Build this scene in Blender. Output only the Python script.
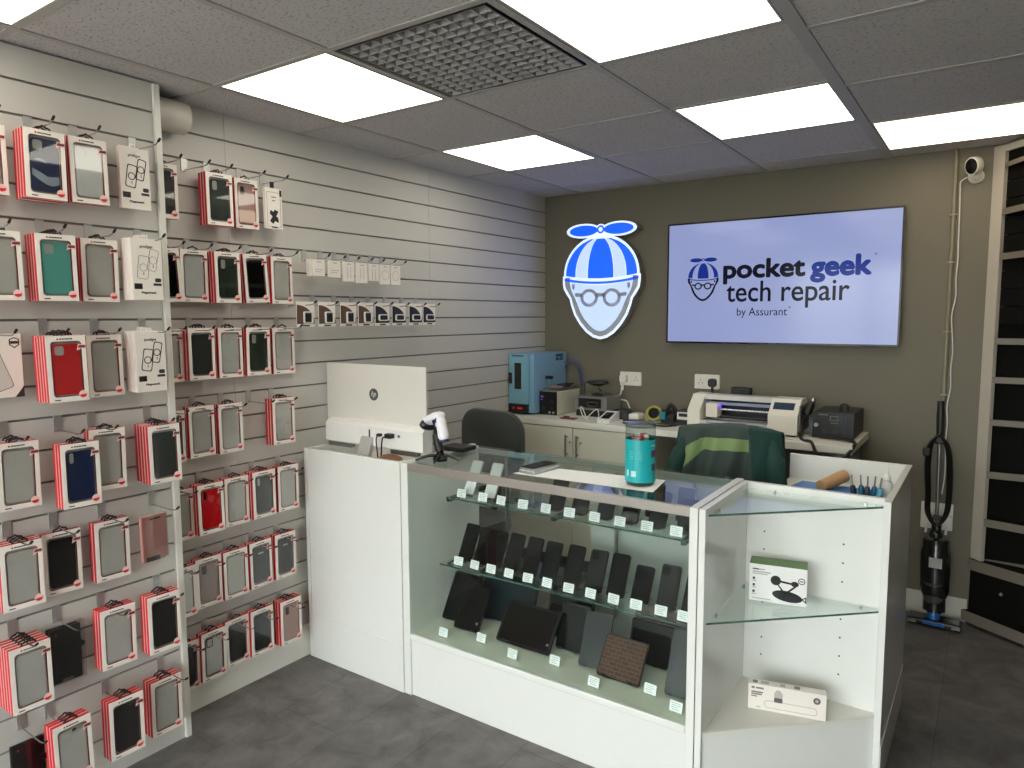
import bpy, bmesh, math, random
from mathutils import Vector, Matrix, Euler
random.seed(7)
for _o in list(bpy.data.objects): bpy.data.objects.remove(_o)
SC = bpy.context.scene
C = SC.collection
PI = math.pi
def lin(c):
    r = []
    for v in c[:3]:
        v /= 255.0
        r.append(v/12.92 if v <= .04045 else ((v+.055)/1.055)**2.4)
    return (*r, 1.0)
# ---------------------------------------------------------------- camera
yaw, pitch, roll, FPX = 0.6019048, 0.0957152, -0.0044751, 701.91
fwd = Vector((-math.sin(yaw)*math.cos(pitch), math.cos(yaw)*math.cos(pitch), -math.sin(pitch)))
rgt = Vector((math.cos(yaw), math.sin(yaw), 0))
upv = rgt.cross(fwd)
r2 = math.cos(roll)*rgt+math.sin(roll)*upv
u2 = -math.sin(roll)*rgt+math.cos(roll)*upv
cd = bpy.data.cameras.new('camera'); cam = bpy.data.objects.new('camera', cd); C.objects.link(cam)
cd.sensor_width = 36; cd.lens = 36*FPX/1024; cd.clip_start = .05
M4 = Matrix((r2, u2, -fwd)).transposed().to_4x4(); M4.translation = Vector((2.54788, -4.11427, 1.54392))
cam.matrix_world = M4
SC.camera = cam
# ---------------------------------------------------------------- world, light, exposure
SC.view_settings.view_transform = 'Standard'; SC.view_settings.look = 'None'
SC.view_settings.gamma = 1; SC.view_settings.use_curve_mapping = False
SC.view_settings.exposure = 0.0
W = bpy.data.worlds.new('world'); SC.world = W; W.use_nodes = True
nt = W.node_tree; nt.nodes.clear()
wo = nt.nodes.new('ShaderNodeOutputWorld'); bg = nt.nodes.new('ShaderNodeBackground')
geo = nt.nodes.new('ShaderNodeTexCoord'); sep = nt.nodes.new('ShaderNodeSeparateXYZ'); ramp = nt.nodes.new('ShaderNodeValToRGB')
ramp.color_ramp.elements[0].position = .49; ramp.color_ramp.elements[0].color = (.34, .33, .31, 1)
ramp.color_ramp.elements[1].position = .56; ramp.color_ramp.elements[1].color = (.97, .975, 1.0, 1)
mp = nt.nodes.new('ShaderNodeMapRange'); mp.inputs[1].default_value = -1; mp.inputs[2].default_value = 1
nt.links.new(geo.outputs['Generated'], sep.inputs[0]); nt.links.new(sep.outputs[2], mp.inputs[0])
nt.links.new(mp.outputs[0], ramp.inputs[0]); nt.links.new(ramp.outputs[0], bg.inputs[0])
bg.inputs[1].default_value = 13.5
nt.links.new(bg.outputs[0], wo.inputs[0])
CEIL_LIGHT = 4.6
# ---------------------------------------------------------------- helpers
def thing(name, label, cat, loc=(0,0,0), rotz=0, group=None, rot=None):
    o = bpy.data.objects.new(name, None); C.objects.link(o)
    o.empty_display_size = .02
    o.location = loc; o.rotation_euler = rot if rot else (0,0,rotz)
    o['label'] = label; o['category'] = cat
    if group: o['group'] = group
    return o
def tag(o, label, cat, group=None):
    o['label'] = label; o['category'] = cat
    if group: o['group'] = group
    return o
def rrect(w, h, r, n=4, cx=0, cy=0):
    pts = []
    for (sx, sy, a0) in ((1,1,0),(-1,1,90),(-1,-1,180),(1,-1,270)):
        for i in range(n+1):
            a = math.radians(a0+90*i/n)
            pts.append((cx+sx*(w/2-r)+r*math.cos(a), cy+sy*(h/2-r)+r*math.sin(a)))
    return pts
def circ(r, n=20, cx=0, cy=0, ry=None):
    ry = r if ry is None else ry
    return [(cx+r*math.cos(2*PI*i/n), cy+ry*math.sin(2*PI*i/n)) for i in range(n)]
class G:
    def __init__(s): s.v=[]; s.f=[]; s.m=[]
    def add(s, v, f, m=0):
        o = len(s.v); s.v += [tuple(p) for p in v]
        for q in f: s.f.append([i+o for i in q]); s.m.append(m)
        return s
    def bx(s, x0,y0,z0,x1,y1,z1, m=0, b=0, seg=1):
        if b:
            bm = bmesh.new(); bmesh.ops.create_cube(bm, size=1)
            for v in bm.verts:
                v.co = Vector(((x0+x1)/2+v.co.x*(x1-x0), (y0+y1)/2+v.co.y*(y1-y0), (z0+z1)/2+v.co.z*(z1-z0)))
            bmesh.ops.bevel(bm, geom=bm.edges[:], offset=b, segments=seg, profile=.5, affect='EDGES')
            bm.verts.index_update()
            s.add([v.co[:] for v in bm.verts], [[v.index for v in f.verts] for f in bm.faces], m); bm.free(); return s
        v = [(x0,y0,z0),(x1,y0,z0),(x1,y1,z0),(x0,y1,z0),(x0,y0,z1),(x1,y0,z1),(x1,y1,z1),(x0,y1,z1)]
        return s.add(v, [(0,3,2,1),(4,5,6,7),(0,1,5,4),(1,2,6,5),(2,3,7,6),(3,0,4,7)], m)
    def prism(s, pts, ax, a0, a1, m=0):
        # ax 'x': pts (y,z); 'y': (x,z); 'z': (x,y)
        def P(p, a):
            return (a,p[0],p[1]) if ax=='x' else (p[0],a,p[1]) if ax=='y' else (p[0],p[1],a)
        n = len(pts); v = [P(p,a0) for p in pts]+[P(p,a1) for p in pts]
        f = [list(range(n))[::-1], [n+i for i in range(n)]]+[(i,(i+1)%n,n+(i+1)%n,n+i) for i in range(n)]
        return s.add(v, f, m)
    def ring(s, po, pi, ax, a0, a1, m=0):
        def P(p, a):
            return (a,p[0],p[1]) if ax=='x' else (p[0],a,p[1]) if ax=='y' else (p[0],p[1],a)
        n = len(po); v = [P(p,a0) for p in po]+[P(p,a0) for p in pi]+[P(p,a1) for p in po]+[P(p,a1) for p in pi]
        f = []
        for i in range(n):
            j = (i+1)%n
            f += [(i,n+i,n+j,j),(2*n+i,2*n+j,3*n+j,3*n+i),(i,j,2*n+j,2*n+i),(n+i,3*n+i,3*n+j,n+j)]
        return s.add(v, f, m)
    def tube(s, pts, r, n=6, m=0, sub=0, cap=True):
        P = [Vector(p) for p in pts]
        if sub and len(P) > 2:
            Q = []
            for i in range(len(P)-1):
                p0 = P[max(i-1,0)]; p1 = P[i]; p2 = P[i+1]; p3 = P[min(i+2,len(P)-1)]
                for k in range(sub):
                    t = k/sub
                    Q.append(.5*((2*p1)+(-p0+p2)*t+(2*p0-5*p1+4*p2-p3)*t*t+(-p0+3*p1-3*p2+p3)*t**3))
            Q.append(P[-1]); P = Q
        R = r if isinstance(r, (list,tuple)) else None
        v = []; f = []
        prev = None
        for i, p in enumerate(P):
            d = (P[min(i+1,len(P)-1)]-P[max(i-1,0)]).normalized()
            if prev is None:
                a = Vector((0,0,1)) if abs(d.z) < .9 else Vector((1,0,0))
                x = d.cross(a).normalized()
            else:
                x = (prev-d*prev.dot(d)).normalized()
            prev = x; y = d.cross(x)
            rr = r if R is None else R[min(int(i*len(R)/len(P)),len(R)-1)]
            for k in range(n):
                a = 2*PI*k/n; v.append(p+rr*(math.cos(a)*x+math.sin(a)*y))
        for i in range(len(P)-1):
            for k in range(n):
                f.append((i*n+k, i*n+(k+1)%n, (i+1)*n+(k+1)%n, (i+1)*n+k))
        if cap: f += [list(range(n))[::-1], [(len(P)-1)*n+k for k in range(n)]]
        return s.add(v, f, m)
    def lathe(s, prof, c=(0,0,0), n=20, m=0, sx=1, sy=1, ax='z'):
        v = []; f = []
        for (r,z) in prof:
            for k in range(n):
                a = 2*PI*k/n; p = (sx*r*math.cos(a), sy*r*math.sin(a), z)
                if ax == 'x': p = (p[2], p[0], p[1])
                if ax == 'y': p = (p[0], p[2], p[1])
                v.append((c[0]+p[0], c[1]+p[1], c[2]+p[2]))
        for i in range(len(prof)-1):
            for k in range(n): f.append((i*n+k, i*n+(k+1)%n, (i+1)*n+(k+1)%n, (i+1)*n+k))
        f += [list(range(n))[::-1], [(len(prof)-1)*n+k for k in range(n)]]
        return s.add(v, f, m)
    def ell(s, c, r, n=14, m=0):
        prof = [(max(math.sin(PI*i/(n//2)),.001), -math.cos(PI*i/(n//2))) for i in range(n//2+1)]
        o = len(s.v); s.lathe(prof, (0,0,0), n, m)
        for i in range(o, len(s.v)):
            p = s.v[i]; s.v[i] = (c[0]+p[0]*r[0], c[1]+p[1]*r[1], c[2]+p[2]*r[2])
        return s
    def xf(s, M, o=0):
        for i in range(o, len(s.v)): s.v[i] = tuple(M @ Vector(s.v[i]))
        return s
    def mesh(s, name, mats, smooth=False):
        me = bpy.data.meshes.new(name); me.from_pydata(s.v, [], s.f)
        for mt in mats: me.materials.append(mt)
        me.polygons.foreach_set('material_index', s.m)
        bm = bmesh.new(); bm.from_mesh(me); bmesh.ops.recalc_face_normals(bm, faces=bm.faces); bm.to_mesh(me); bm.free()
        if smooth:
            me.polygons.foreach_set('use_smooth', [True]*len(me.polygons))
            try: me.set_sharp_from_angle(angle=math.radians(38))
            except Exception: pass
        me.update(); return me
def obj(name, g, mats, parent=None, loc=(0,0,0), rot=(0,0,0), smooth=False):
    if not isinstance(mats, (list,tuple)): mats = [mats]
    me = g if isinstance(g, bpy.types.Mesh) else g.mesh(name, mats, smooth)
    o = bpy.data.objects.new(name, me); C.objects.link(o)
    o.location = loc; o.rotation_euler = rot
    if parent: o.parent = parent
    return o
def struct(name, g, mats, smooth=False):
    o = obj(name, g, mats, smooth=smooth); o['kind'] = 'structure'; return o
def text_obj(name, s, mat, x0, x1, z0, z1, y, parent=None, bold=0.0, shear=0, M=None, depth=.0006):
    """lettering in the x-z plane at y, facing -y, stretched to the box; bold = extra stroke width in metres"""
    cu = bpy.data.curves.new('lettering', 'FONT'); cu.body = s; cu.size = 1; cu.shear = shear; cu.extrude = .005
    t = bpy.data.objects.new('lettering', cu); C.objects.link(t)
    bpy.context.view_layer.update()
    me = bpy.data.meshes.new_from_object(t.evaluated_get(bpy.context.evaluated_depsgraph_get()))
    bpy.data.objects.remove(t)
    vs = [tuple(v.co) for v in me.vertices]; fs = [list(p.vertices) for p in me.polygons]
    xs = [v[0] for v in vs]; ys = [v[1] for v in vs]
    ax, bx_, ay, by = min(xs), max(xs), min(ys), max(ys)
    g = G(); h = bold/2
    offs = [(0,0)] if not bold else [(h*math.cos(k*PI/4), h*math.sin(k*PI/4)) for k in range(8)]+[(0,0)]
    for q, (ox, oz) in enumerate(offs):
        g.add([(x0+h+(v[0]-ax)/(bx_-ax)*(x1-x0-2*h)+ox, y-(depth*(1+.05*q) if v[2] > 0 else 0), z0+h+(v[1]-ay)/(by-ay)*(z1-z0-2*h)+oz) for v in vs], fs)
    o = obj(name, g, mat, parent)
    if M is not None: o.data.transform(M)
    return o
_m = {}
def mat(name, rgb, rough=.5, metal=0, spec=.5, coat=0, emit=None, es=1, noise=0, scale=20, bump=0, bscale=200, stretch=None, alpha=1, sheen=0):
    if name in _m: return _m[name]
    m = bpy.data.materials.new(name); m.use_nodes = True; nt = m.node_tree; b = nt.nodes['Principled BSDF']
    col = lin(rgb)
    b.inputs['Base Color'].default_value = col; b.inputs['Roughness'].default_value = rough
    b.inputs['Metallic'].default_value = metal; b.inputs['Specular IOR Level'].default_value = spec
    if coat: b.inputs['Coat Weight'].default_value = coat; b.inputs['Coat Roughness'].default_value = .06
    if sheen: b.inputs['Sheen Weight'].default_value = sheen
    if alpha < 1: b.inputs['Alpha'].default_value = alpha
    if emit: b.inputs['Emission Color'].default_value = lin(emit); b.inputs['Emission Strength'].default_value = es
    tc = nt.nodes.new('ShaderNodeTexCoord'); mpn = nt.nodes.new('ShaderNodeMapping'); nt.links.new(tc.outputs['Object'], mpn.inputs[0])
    if stretch: mpn.inputs['Scale'].default_value = stretch
    if noise or True:
        nz = nt.nodes.new('ShaderNodeTexNoise'); nz.inputs['Scale'].default_value = scale; nz.inputs['Detail'].default_value = 4
        nt.links.new(mpn.outputs[0], nz.inputs['Vector'])
        mr = nt.nodes.new('ShaderNodeMapRange'); n_ = noise or .02
        mr.inputs[3].default_value = 1-n_; mr.inputs[4].default_value = 1+n_
        mx = nt.nodes.new('ShaderNodeVectorMath'); mx.operation = 'SCALE'; mx.inputs[0].default_value = col[:3]
        nt.links.new(nz.outputs[0], mr.inputs[0]); nt.links.new(mr.outputs[0], mx.inputs['Scale']); nt.links.new(mx.outputs[0], b.inputs['Base Color'])
    if bump:
        n2 = nt.nodes.new('ShaderNodeTexNoise'); n2.inputs['Scale'].default_value = bscale; n2.inputs['Detail'].default_value = 3
        bp = nt.nodes.new('ShaderNodeBump'); bp.inputs['Strength'].default_value = bump; bp.inputs['Distance'].default_value = .002
        nt.links.new(mpn.outputs[0], n2.inputs['Vector']); nt.links.new(n2.outputs[0], bp.inputs['Height']); nt.links.new(bp.outputs[0], b.inputs['Normal'])
    _m[name] = m; return m
def glass(name, tint=(235,245,240), refl=1.0, ior=1.45, rough=0.0):
    if name in _m: return _m[name]
    m = bpy.data.materials.new(name); m.use_nodes = True; nt = m.node_tree; nt.nodes.clear()
    o = nt.nodes.new('ShaderNodeOutputMaterial'); mx = nt.nodes.new('ShaderNodeMixShader'); t = nt.nodes.new('ShaderNodeBsdfTransparent'); g = nt.nodes.new('ShaderNodeBsdfGlossy')
    fr = nt.nodes.new('ShaderNodeLayerWeight'); fr.inputs[0].default_value = .5
    pw_ = nt.nodes.new('ShaderNodeMath'); pw_.operation = 'POWER'; pw_.inputs[1].default_value = 4.6
    ml = nt.nodes.new('ShaderNodeMath'); ml.operation = 'MULTIPLY_ADD'; ml.inputs[1].default_value = .96*refl; ml.inputs[2].default_value = ((ior-1)/(ior+1))**2*refl
    t.inputs[0].default_value = lin(tint); g.inputs[0].default_value = (1,1,1,1); g.inputs[1].default_value = rough
    nt.links.new(fr.outputs['Facing'], pw_.inputs[0]); nt.links.new(pw_.outputs[0], ml.inputs[0]); nt.links.new(ml.outputs[0], mx.inputs[0]); nt.links.new(t.outputs[0], mx.inputs[1]); nt.links.new(g.outputs[0], mx.inputs[2]); nt.links.new(mx.outputs[0], o.inputs[0])
    _m[name] = m; return m
# ---------------------------------------------------------------- materials
slat = mat('slat_laminate', (197,194,188), .5, noise=.03, scale=3, bump=.05, bscale=60)
slat_in = mat('slat_groove', (128,124,119), .6)
white = mat('white_laminate', (222,220,212), .32, noise=.02, scale=8, bump=.03, bscale=90)
white2 = mat('white_gloss', (228,228,224), .2, coat=.3)
paint = mat('taupe_paint', (109,103,88), .6, noise=.03, scale=4, bump=.08, bscale=150)
skirt_m = mat('skirting_white', (205,202,192), .4)
gridm = mat('ceiling_tee', (176,172,168), .5)
black = mat('black_plastic', (22,22,23), .45)
blackg = mat('black_gloss', (9,9,10), .15, spec=.35)
dark = mat('dark_plastic', (40,41,42), .5)
chrome = mat('chrome_wire', (190,190,188), .25, metal=1)
steel = mat('brushed_steel', (150,150,148), .35, metal=1, noise=.08, scale=40)
alu = mat('anodised_rail', (168,160,154), .4, metal=.6)
red = mat('carton_red', (200,24,34), .42, noise=.05, scale=30)
cwhite = mat('carton_white', (236,228,220), .42)
cream = mat('cream_metal', (206,203,186), .45)
ink = mat('ink_dark', (45,45,48), .6)
inkred = mat('ink_red', (205,40,45), .5)
inkpink = mat('ink_pink', (235,150,150), .5)
clearglass = glass('clear_glass', (248,252,250), .6)
film = glass('window_film', (244,244,244), .9, 1.5, .03)
gedge = mat('glass_edge_green', (70,110,98), .15, alpha=.75)
acryl = glass('acrylic', (235,238,240), 1.0, 1.4)
def tile_mat():
    m = mat('ceiling_tile', (200,195,195), .85, noise=.04, scale=6)
    nt = m.node_tree; b = nt.nodes['Principled BSDF']
    tc = nt.nodes['Texture Coordinate']
    mpn = nt.nodes.new('ShaderNodeMapping'); mpn.inputs['Scale'].default_value = (1,1.6,1); nt.links.new(tc.outputs['Object'], mpn.inputs[0])
    v = nt.nodes.new('ShaderNodeTexNoise'); v.inputs['Scale'].default_value = 85; v.inputs['Detail'].default_value = 2; v.inputs['Roughness'].default_value = .4
    nt.links.new(mpn.outputs[0], v.inputs['Vector'])
    mr = nt.nodes.new('ShaderNodeMapRange'); mr.inputs[1].default_value = .33; mr.inputs[2].default_value = .42; mr.inputs[3].default_value = .62; mr.inputs[4].default_value = 1
    nt.links.new(v.outputs[0], mr.inputs[0])
    src = b.inputs['Base Color'].links[0].from_socket
    mx = nt.nodes.new('ShaderNodeVectorMath'); mx.operation = 'SCALE'
    nt.links.new(src, mx.inputs[0]); nt.links.new(mr.outputs[0], mx.inputs['Scale']); nt.links.new(mx.outputs[0], b.inputs['Base Color'])
    bp = nt.nodes.new('ShaderNodeBump'); bp.inputs['Strength'].default_value = .5; bp.inputs['Distance'].default_value = .003
    nt.links.new(mr.outputs[0], bp.inputs['Height']); nt.links.new(bp.outputs[0], b.inputs['Normal'])
    return m
tilem = tile_mat()
def floor_mat():
    m = bpy.data.materials.new('slate_vinyl'); m.use_nodes = True; nt = m.node_tree; b = nt.nodes['Principled BSDF']
    tc = nt.nodes.new('ShaderNodeTexCoord'); br = nt.nodes.new('ShaderNodeTexBrick')
    mp_ = nt.nodes.new('ShaderNodeMapping'); mp_.inputs['Rotation'].default_value = (0,0,PI/2)
    nt.links.new(tc.outputs['Object'], mp_.inputs[0]); nt.links.new(mp_.outputs[0], br.inputs['Vector'])
    br.inputs['Scale'].default_value = 1; br.inputs['Brick Width'].default_value = .61; br.inputs['Row Height'].default_value = .305
    br.inputs['Mortar Size'].default_value = .0012; br.inputs['Mortar Smooth'].default_value = .3
    br.inputs['Color1'].default_value = lin((100,97,95)); br.inputs['Color2'].default_value = lin((112,108,106)); br.inputs['Mortar'].default_value = lin((74,70,68))
    n1 = nt.nodes.new('ShaderNodeTexNoise'); n1.inputs['Scale'].default_value = 7; n1.inputs['Detail'].default_value = 8; n1.inputs['Roughness'].default_value = .65; n1.inputs['Distortion'].default_value = .6
    nt.links.new(tc.outputs['Object'], n1.inputs['Vector'])
    mr = nt.nodes.new('ShaderNodeMapRange'); mr.inputs[1].default_value = .3; mr.inputs[2].default_value = .7; mr.inputs[3].default_value = .6; mr.inputs[4].default_value = 1.4
    nt.links.new(n1.outputs[0], mr.inputs[0])
    mx = nt.nodes.new('ShaderNodeVectorMath'); mx.operation = 'SCALE'
    nt.links.new(br.outputs[0], mx.inputs[0]); nt.links.new(mr.outputs[0], mx.inputs['Scale']); nt.links.new(mx.outputs[0], b.inputs['Base Color'])
    b.inputs['Roughness'].default_value = .5; b.inputs['Specular IOR Level'].default_value = .4
    bp = nt.nodes.new('ShaderNodeBump'); bp.inputs['Strength'].default_value = .15; bp.inputs['Distance'].default_value = .002
    nt.links.new(n1.outputs[0], bp.inputs['Height']); nt.links.new(bp.outputs[0], b.inputs['Normal'])
    return m
floorm = floor_mat()
# ---------------------------------------------------------------- room shell
H = 2.343; XR = 3.6; YF = -6.3; NX = .15; NY = -2.755      # ceiling, right wall, shop front, near panel face and end
struct('floor', G().bx(-.1,YF-.1,-.1,XR+.1,.1,0), floorm)
struct('wall_back', G().bx(-.1,0,0,XR+.1,.1,H+.25), paint)
struct('wall_right', G().bx(XR,YF,0,XR+.1,0,H+.25), paint)
def slats(g, x, ys, ztop, zbot, off, depth=.008):
    zs = []; k = 0
    z = off
    while z > ztop: z -= .1
    edges = []
    cur = ztop
    while z > zbot+.02:
        edges.append((cur, z+.0038)); cur = z-.0038; z -= .1
    edges.append((cur, zbot))
    for (a, b) in zip(ys[:-1], ys[1:]):
        for (zt, zb) in edges:
            g.bx(x-depth, a+.0006, zb, x, b-.0006, zt, 0)
    g.bx(x-depth-.02, ys[0], zbot, x-depth, ys[-1], ztop, 1)
g = G(); slats(g, 0, [NY-.3, -2.404, -1.19, 0], H, .14, 2.24)
g.bx(-.1, YF, 0, -.035, .0, H+.25, 0)
g.bx(-.03, NY-.3, 0, .018, -.02, .14, 2)
struct('wall_left', g, [slat, slat_in, white])
g = G(); slats(g, NX, [-6.2, -5.19, -3.97, NY-.01], H-.006, .045, 2.24)
g.bx(NX-.03, -6.2, 0, NX+.002, NY-.01, .045, 0)
struct('wall_left_near', g, [slat, slat_in])
g = G(); g.bx(NX-.13, NY-.018, 0, NX+.012, NY+.004, H-.008, 0, b=.002)
struct('trim_1', g, [white])
g = G()
g.bx(2.02, -.016, 0, 2.5, 0, .105, 0); g.bx(2.02, -.012, .105, 2.5, 0, .115, 0)
g.bx(0.02, -.016, 0, 1.0, 0, .1, 0)
struct('baseboard_back', g, [skirt_m])
# ceiling: tiles with a real opening for the vent
XL = [-.1, .275, .857, 1.452, 2.055, 2.655, 3.26, XR+.1]
YL = [-6.35, -5.61, -5.02, -4.41, -3.815, -3.225, -2.62, -2.043, -1.44, -.855, -.25, .1]
YR = [-6.35, -5.55, -4.96, -4.35, -3.755, -3.165, -2.56, -1.96, -1.36, -.775, -.185, .1]
g = G()
for i in range(len(XL)-1):
    yl = YL if i < 4 else YR
    for j in range(len(yl)-1):
        if i == 2-1 and False: continue
        if XL[i] == .857 and yl[j] == -2.62: continue
        g.bx(XL[i], yl[j], H, XL[i+1], yl[j+1], H+.015, 0)
struct('ceiling', g, [tilem])
g = G()
for x in XL[1:-1]:
    w = .02 if x == 2.055 else .0115
    g.bx(x-w, YF, H-.004, x+w, .0, H+.001, 0)
for i in range(len(XL)-1):
    for y in (YL if i < 4 else YR)[1:-1]:
        g.bx(max(XL[i], 0), y-.0115, H-.0035, min(XL[i+1], XR), y+.0115, H+.001, 0)
struct('trim_2', g, [gridm])
g = G(); g.bx(0,YF,H+.25,XR,0,H+.3,0); struct('ceiling.001', g, [dark])
# ceiling vent (egg-crate)
vent = thing('ceiling_vent', 'grey egg-crate air grille in the ceiling beside the first light panel', 'vent', (1.154,-2.331,H))
ventm = mat('vent_plastic', (172,170,169), .5)
g = G(); g.ring([(-.275,-.27),(.275,-.27),(.275,.27),(-.275,.27)], [(-.270,-.265),(.270,-.265),(.270,.265),(-.270,.265)], 'z', -.003, .02); obj('frame', g, black, vent)
g = G()
for i in range(0,13): x = -.268+.536*i/12; g.bx(x-.0025,-.265,-.002,x+.0025,.265,.020)
for i in range(0,15): y = -.263+.526*i/14; g.bx(-.270,y-.0025,-.002,.270,y+.0025,.020)
obj('grille', g, ventm, vent)
g = G(); g.bx(-.28,-.275,.05,.28,.275,.06); g.bx(-.28,-.275,.016,-.272,.275,.05); g.bx(.272,-.275,.016,.28,.275,.05); g.bx(-.28,.267,.016,.28,.275,.05); g.bx(-.28,-.275,.016,.28,-.267,.05); obj('backing', g, ventm, vent)
# light panels
lamp_cool = mat('light_diffuser', (250,248,238), .5, emit=(255,249,232), es=CEIL_LIGHT)
lamp_warm = mat('light_diffuser_warm', (250,240,220), .5, emit=(255,236,205), es=CEIL_LIGHT*.85)
def light(x0, x1, y0, y1, label, m):
    t = thing('ceiling_light', label, 'light', ((x0+x1)/2,(y0+y1)/2,H), 0, 'recessed ceiling light panels')
    a, b = (x1-x0)/2, (y1-y0)/2
    obj('frame', G().ring([(-a-.006,-b-.006),(a+.006,-b-.006),(a+.006,b+.006),(-a-.006,b+.006)], [(-a,-b),(a,-b),(a,b),(-a,b)], 'z', -.003, .0), gridm, t)
    obj('diffuser', G().bx(-a,-b,-.002,a,b,-.0002), m, t)
light(.300,.832,-2.608,-2.058,'square ceiling light panel left of the egg-crate vent', lamp_cool)
light(1.476,2.026,-2.608,-2.058,'large bright ceiling light panel right of the vent, cut by the top edge', lamp_cool)
light(.300,.832,-1.425,-.872,'small ceiling light panel nearest the left back corner', lamp_cool)
light(1.480,2.028,-1.425,-.872,'ceiling light panel above and in front of the wall television', lamp_cool)
light(2.085,2.636,-.760,-.200,'warm tinted ceiling light panel above the security camera', lamp_warm)
light(.300,.832,-3.800,-3.240,'ceiling light panel cut by the top left corner of the view', lamp_cool)
light(1.476,2.028,-3.800,-3.240,'ceiling light panel over the shop floor behind the viewer', lamp_cool)
light(1.476,2.028,-5.000,-4.430,'ceiling light panel nearest the shop window', lamp_cool)
# shop front behind the viewer
g = G(); g.bx(-.1,YF-.1,0,XR+.1,YF,.35); g.bx(-.1,YF-.1,2.2,XR+.1,YF,H+.25)
for x in (-.1,.15,1.15,2.2,3.3): g.bx(x,YF-.1,.35,x+.07 if x>0 else .1,YF,2.2)
g.bx(3.3,YF-.1,.35,XR+.1,YF,2.2)
struct('wall_front', g, [mat('shopfront_paint',(60,60,62),.5)])
for i,(a,b) in enumerate(((.22,1.15),(1.22,2.2),(2.27,3.3))):
    struct('window_%d' % (i+1), G().bx(a,YF-.06,.35,b,YF-.054,2.2), [clearglass])
struct('floor.001', G().bx(-12,-26,-.12,16,YF-.1,-.02), [mat('paving',(168,164,158),.8,noise=.1,scale=2)])
# ---------------------------------------------------------------- phone case cartons on the slatwall
CASES = {
 'clear': ('clear phone case', mat('case_clear', (204,202,195), .2, coat=.5, noise=.06, scale=18)),
 'clearcam': ('clear phone case', mat('case_clear', (160,160,150))),
 'bright': ('white-backed clear phone case', mat('case_insert_white', (214,216,212), .15, coat=.8, noise=.08, scale=25)),
 'navyglare': ('navy phone case', mat('case_navy', (20,38,82), .35)), 'navy': ('navy phone case', mat('case_navy', (20,38,82))),
 'teal': ('teal phone case', mat('case_teal', (96,176,166), .4)), 'red': ('red phone case', mat('case_red', (216,40,48), .4)),
 'brightred': ('glossy red phone case', mat('case_bright_red', (228,16,26), .2, coat=.4)),
 'black': ('black phone case', mat('case_black', (30,31,31), .45)), 'blackgloss': ('glossy black phone case', mat('case_black_gloss', (12,12,13), .15, coat=.5)),
 'dark': ('charcoal phone case', mat('case_charcoal', (54,60,59), .35)), 'darkcam': ('charcoal phone case', mat('case_charcoal', (54,60,59))),
 'darkcard': ('charcoal case with card slot', mat('case_charcoal', (54,60,59))), 'green': ('dark green phone case', mat('case_green', (52,62,54), .2, coat=.4)),
 'darkglare': ('dark olive phone case', mat('case_olive', (44,47,40), .2, coat=.5)),
 'pinkglare': ('dusty pink phone case', mat('case_pink', (190,146,134), .25, coat=.5)), 'pink': ('dusty pink phone case', mat('case_pink', (190,146,134))),
 'taupe': ('taupe phone case', mat('case_taupe', (160,134,126), .4)), 'rim': ('clear phone case with black bumper', mat('case_clear', (160,160,150))),
}
cardback = mat('carton_inner', (176,174,168), .6)
BW, BH, BT = .108, .195, .0165
def P(x, y, z): return (x, y, z)
def carton_mesh(body, sidew):
    g = G()
    # local: front face at x=0, outward +x
    g.bx(-BT,-BW/2,-BH/2,-.010 if 0 else -.0085,BW/2,BH/2,0, b=.0008)
    n = 4
    g.ring(rrect(BW-.0002,BH-.0002,.0006,n), rrect(.084,.164,.010,n,0,-.001), "x", -.0085, -.0020, 0)
    g.ring(rrect(BW-.0002,BH-.0002,.0006,n), rrect(.084,.164,.010,n,0,-.001), "x", -.0020, 0, 1)
    g.bx(-.0087,-.0419,-.083,-.0080,.0419,.081,2)
    return g.mesh('carton', [body, cwhite, cardback])
M_carton = carton_mesh(red, 0)
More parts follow.
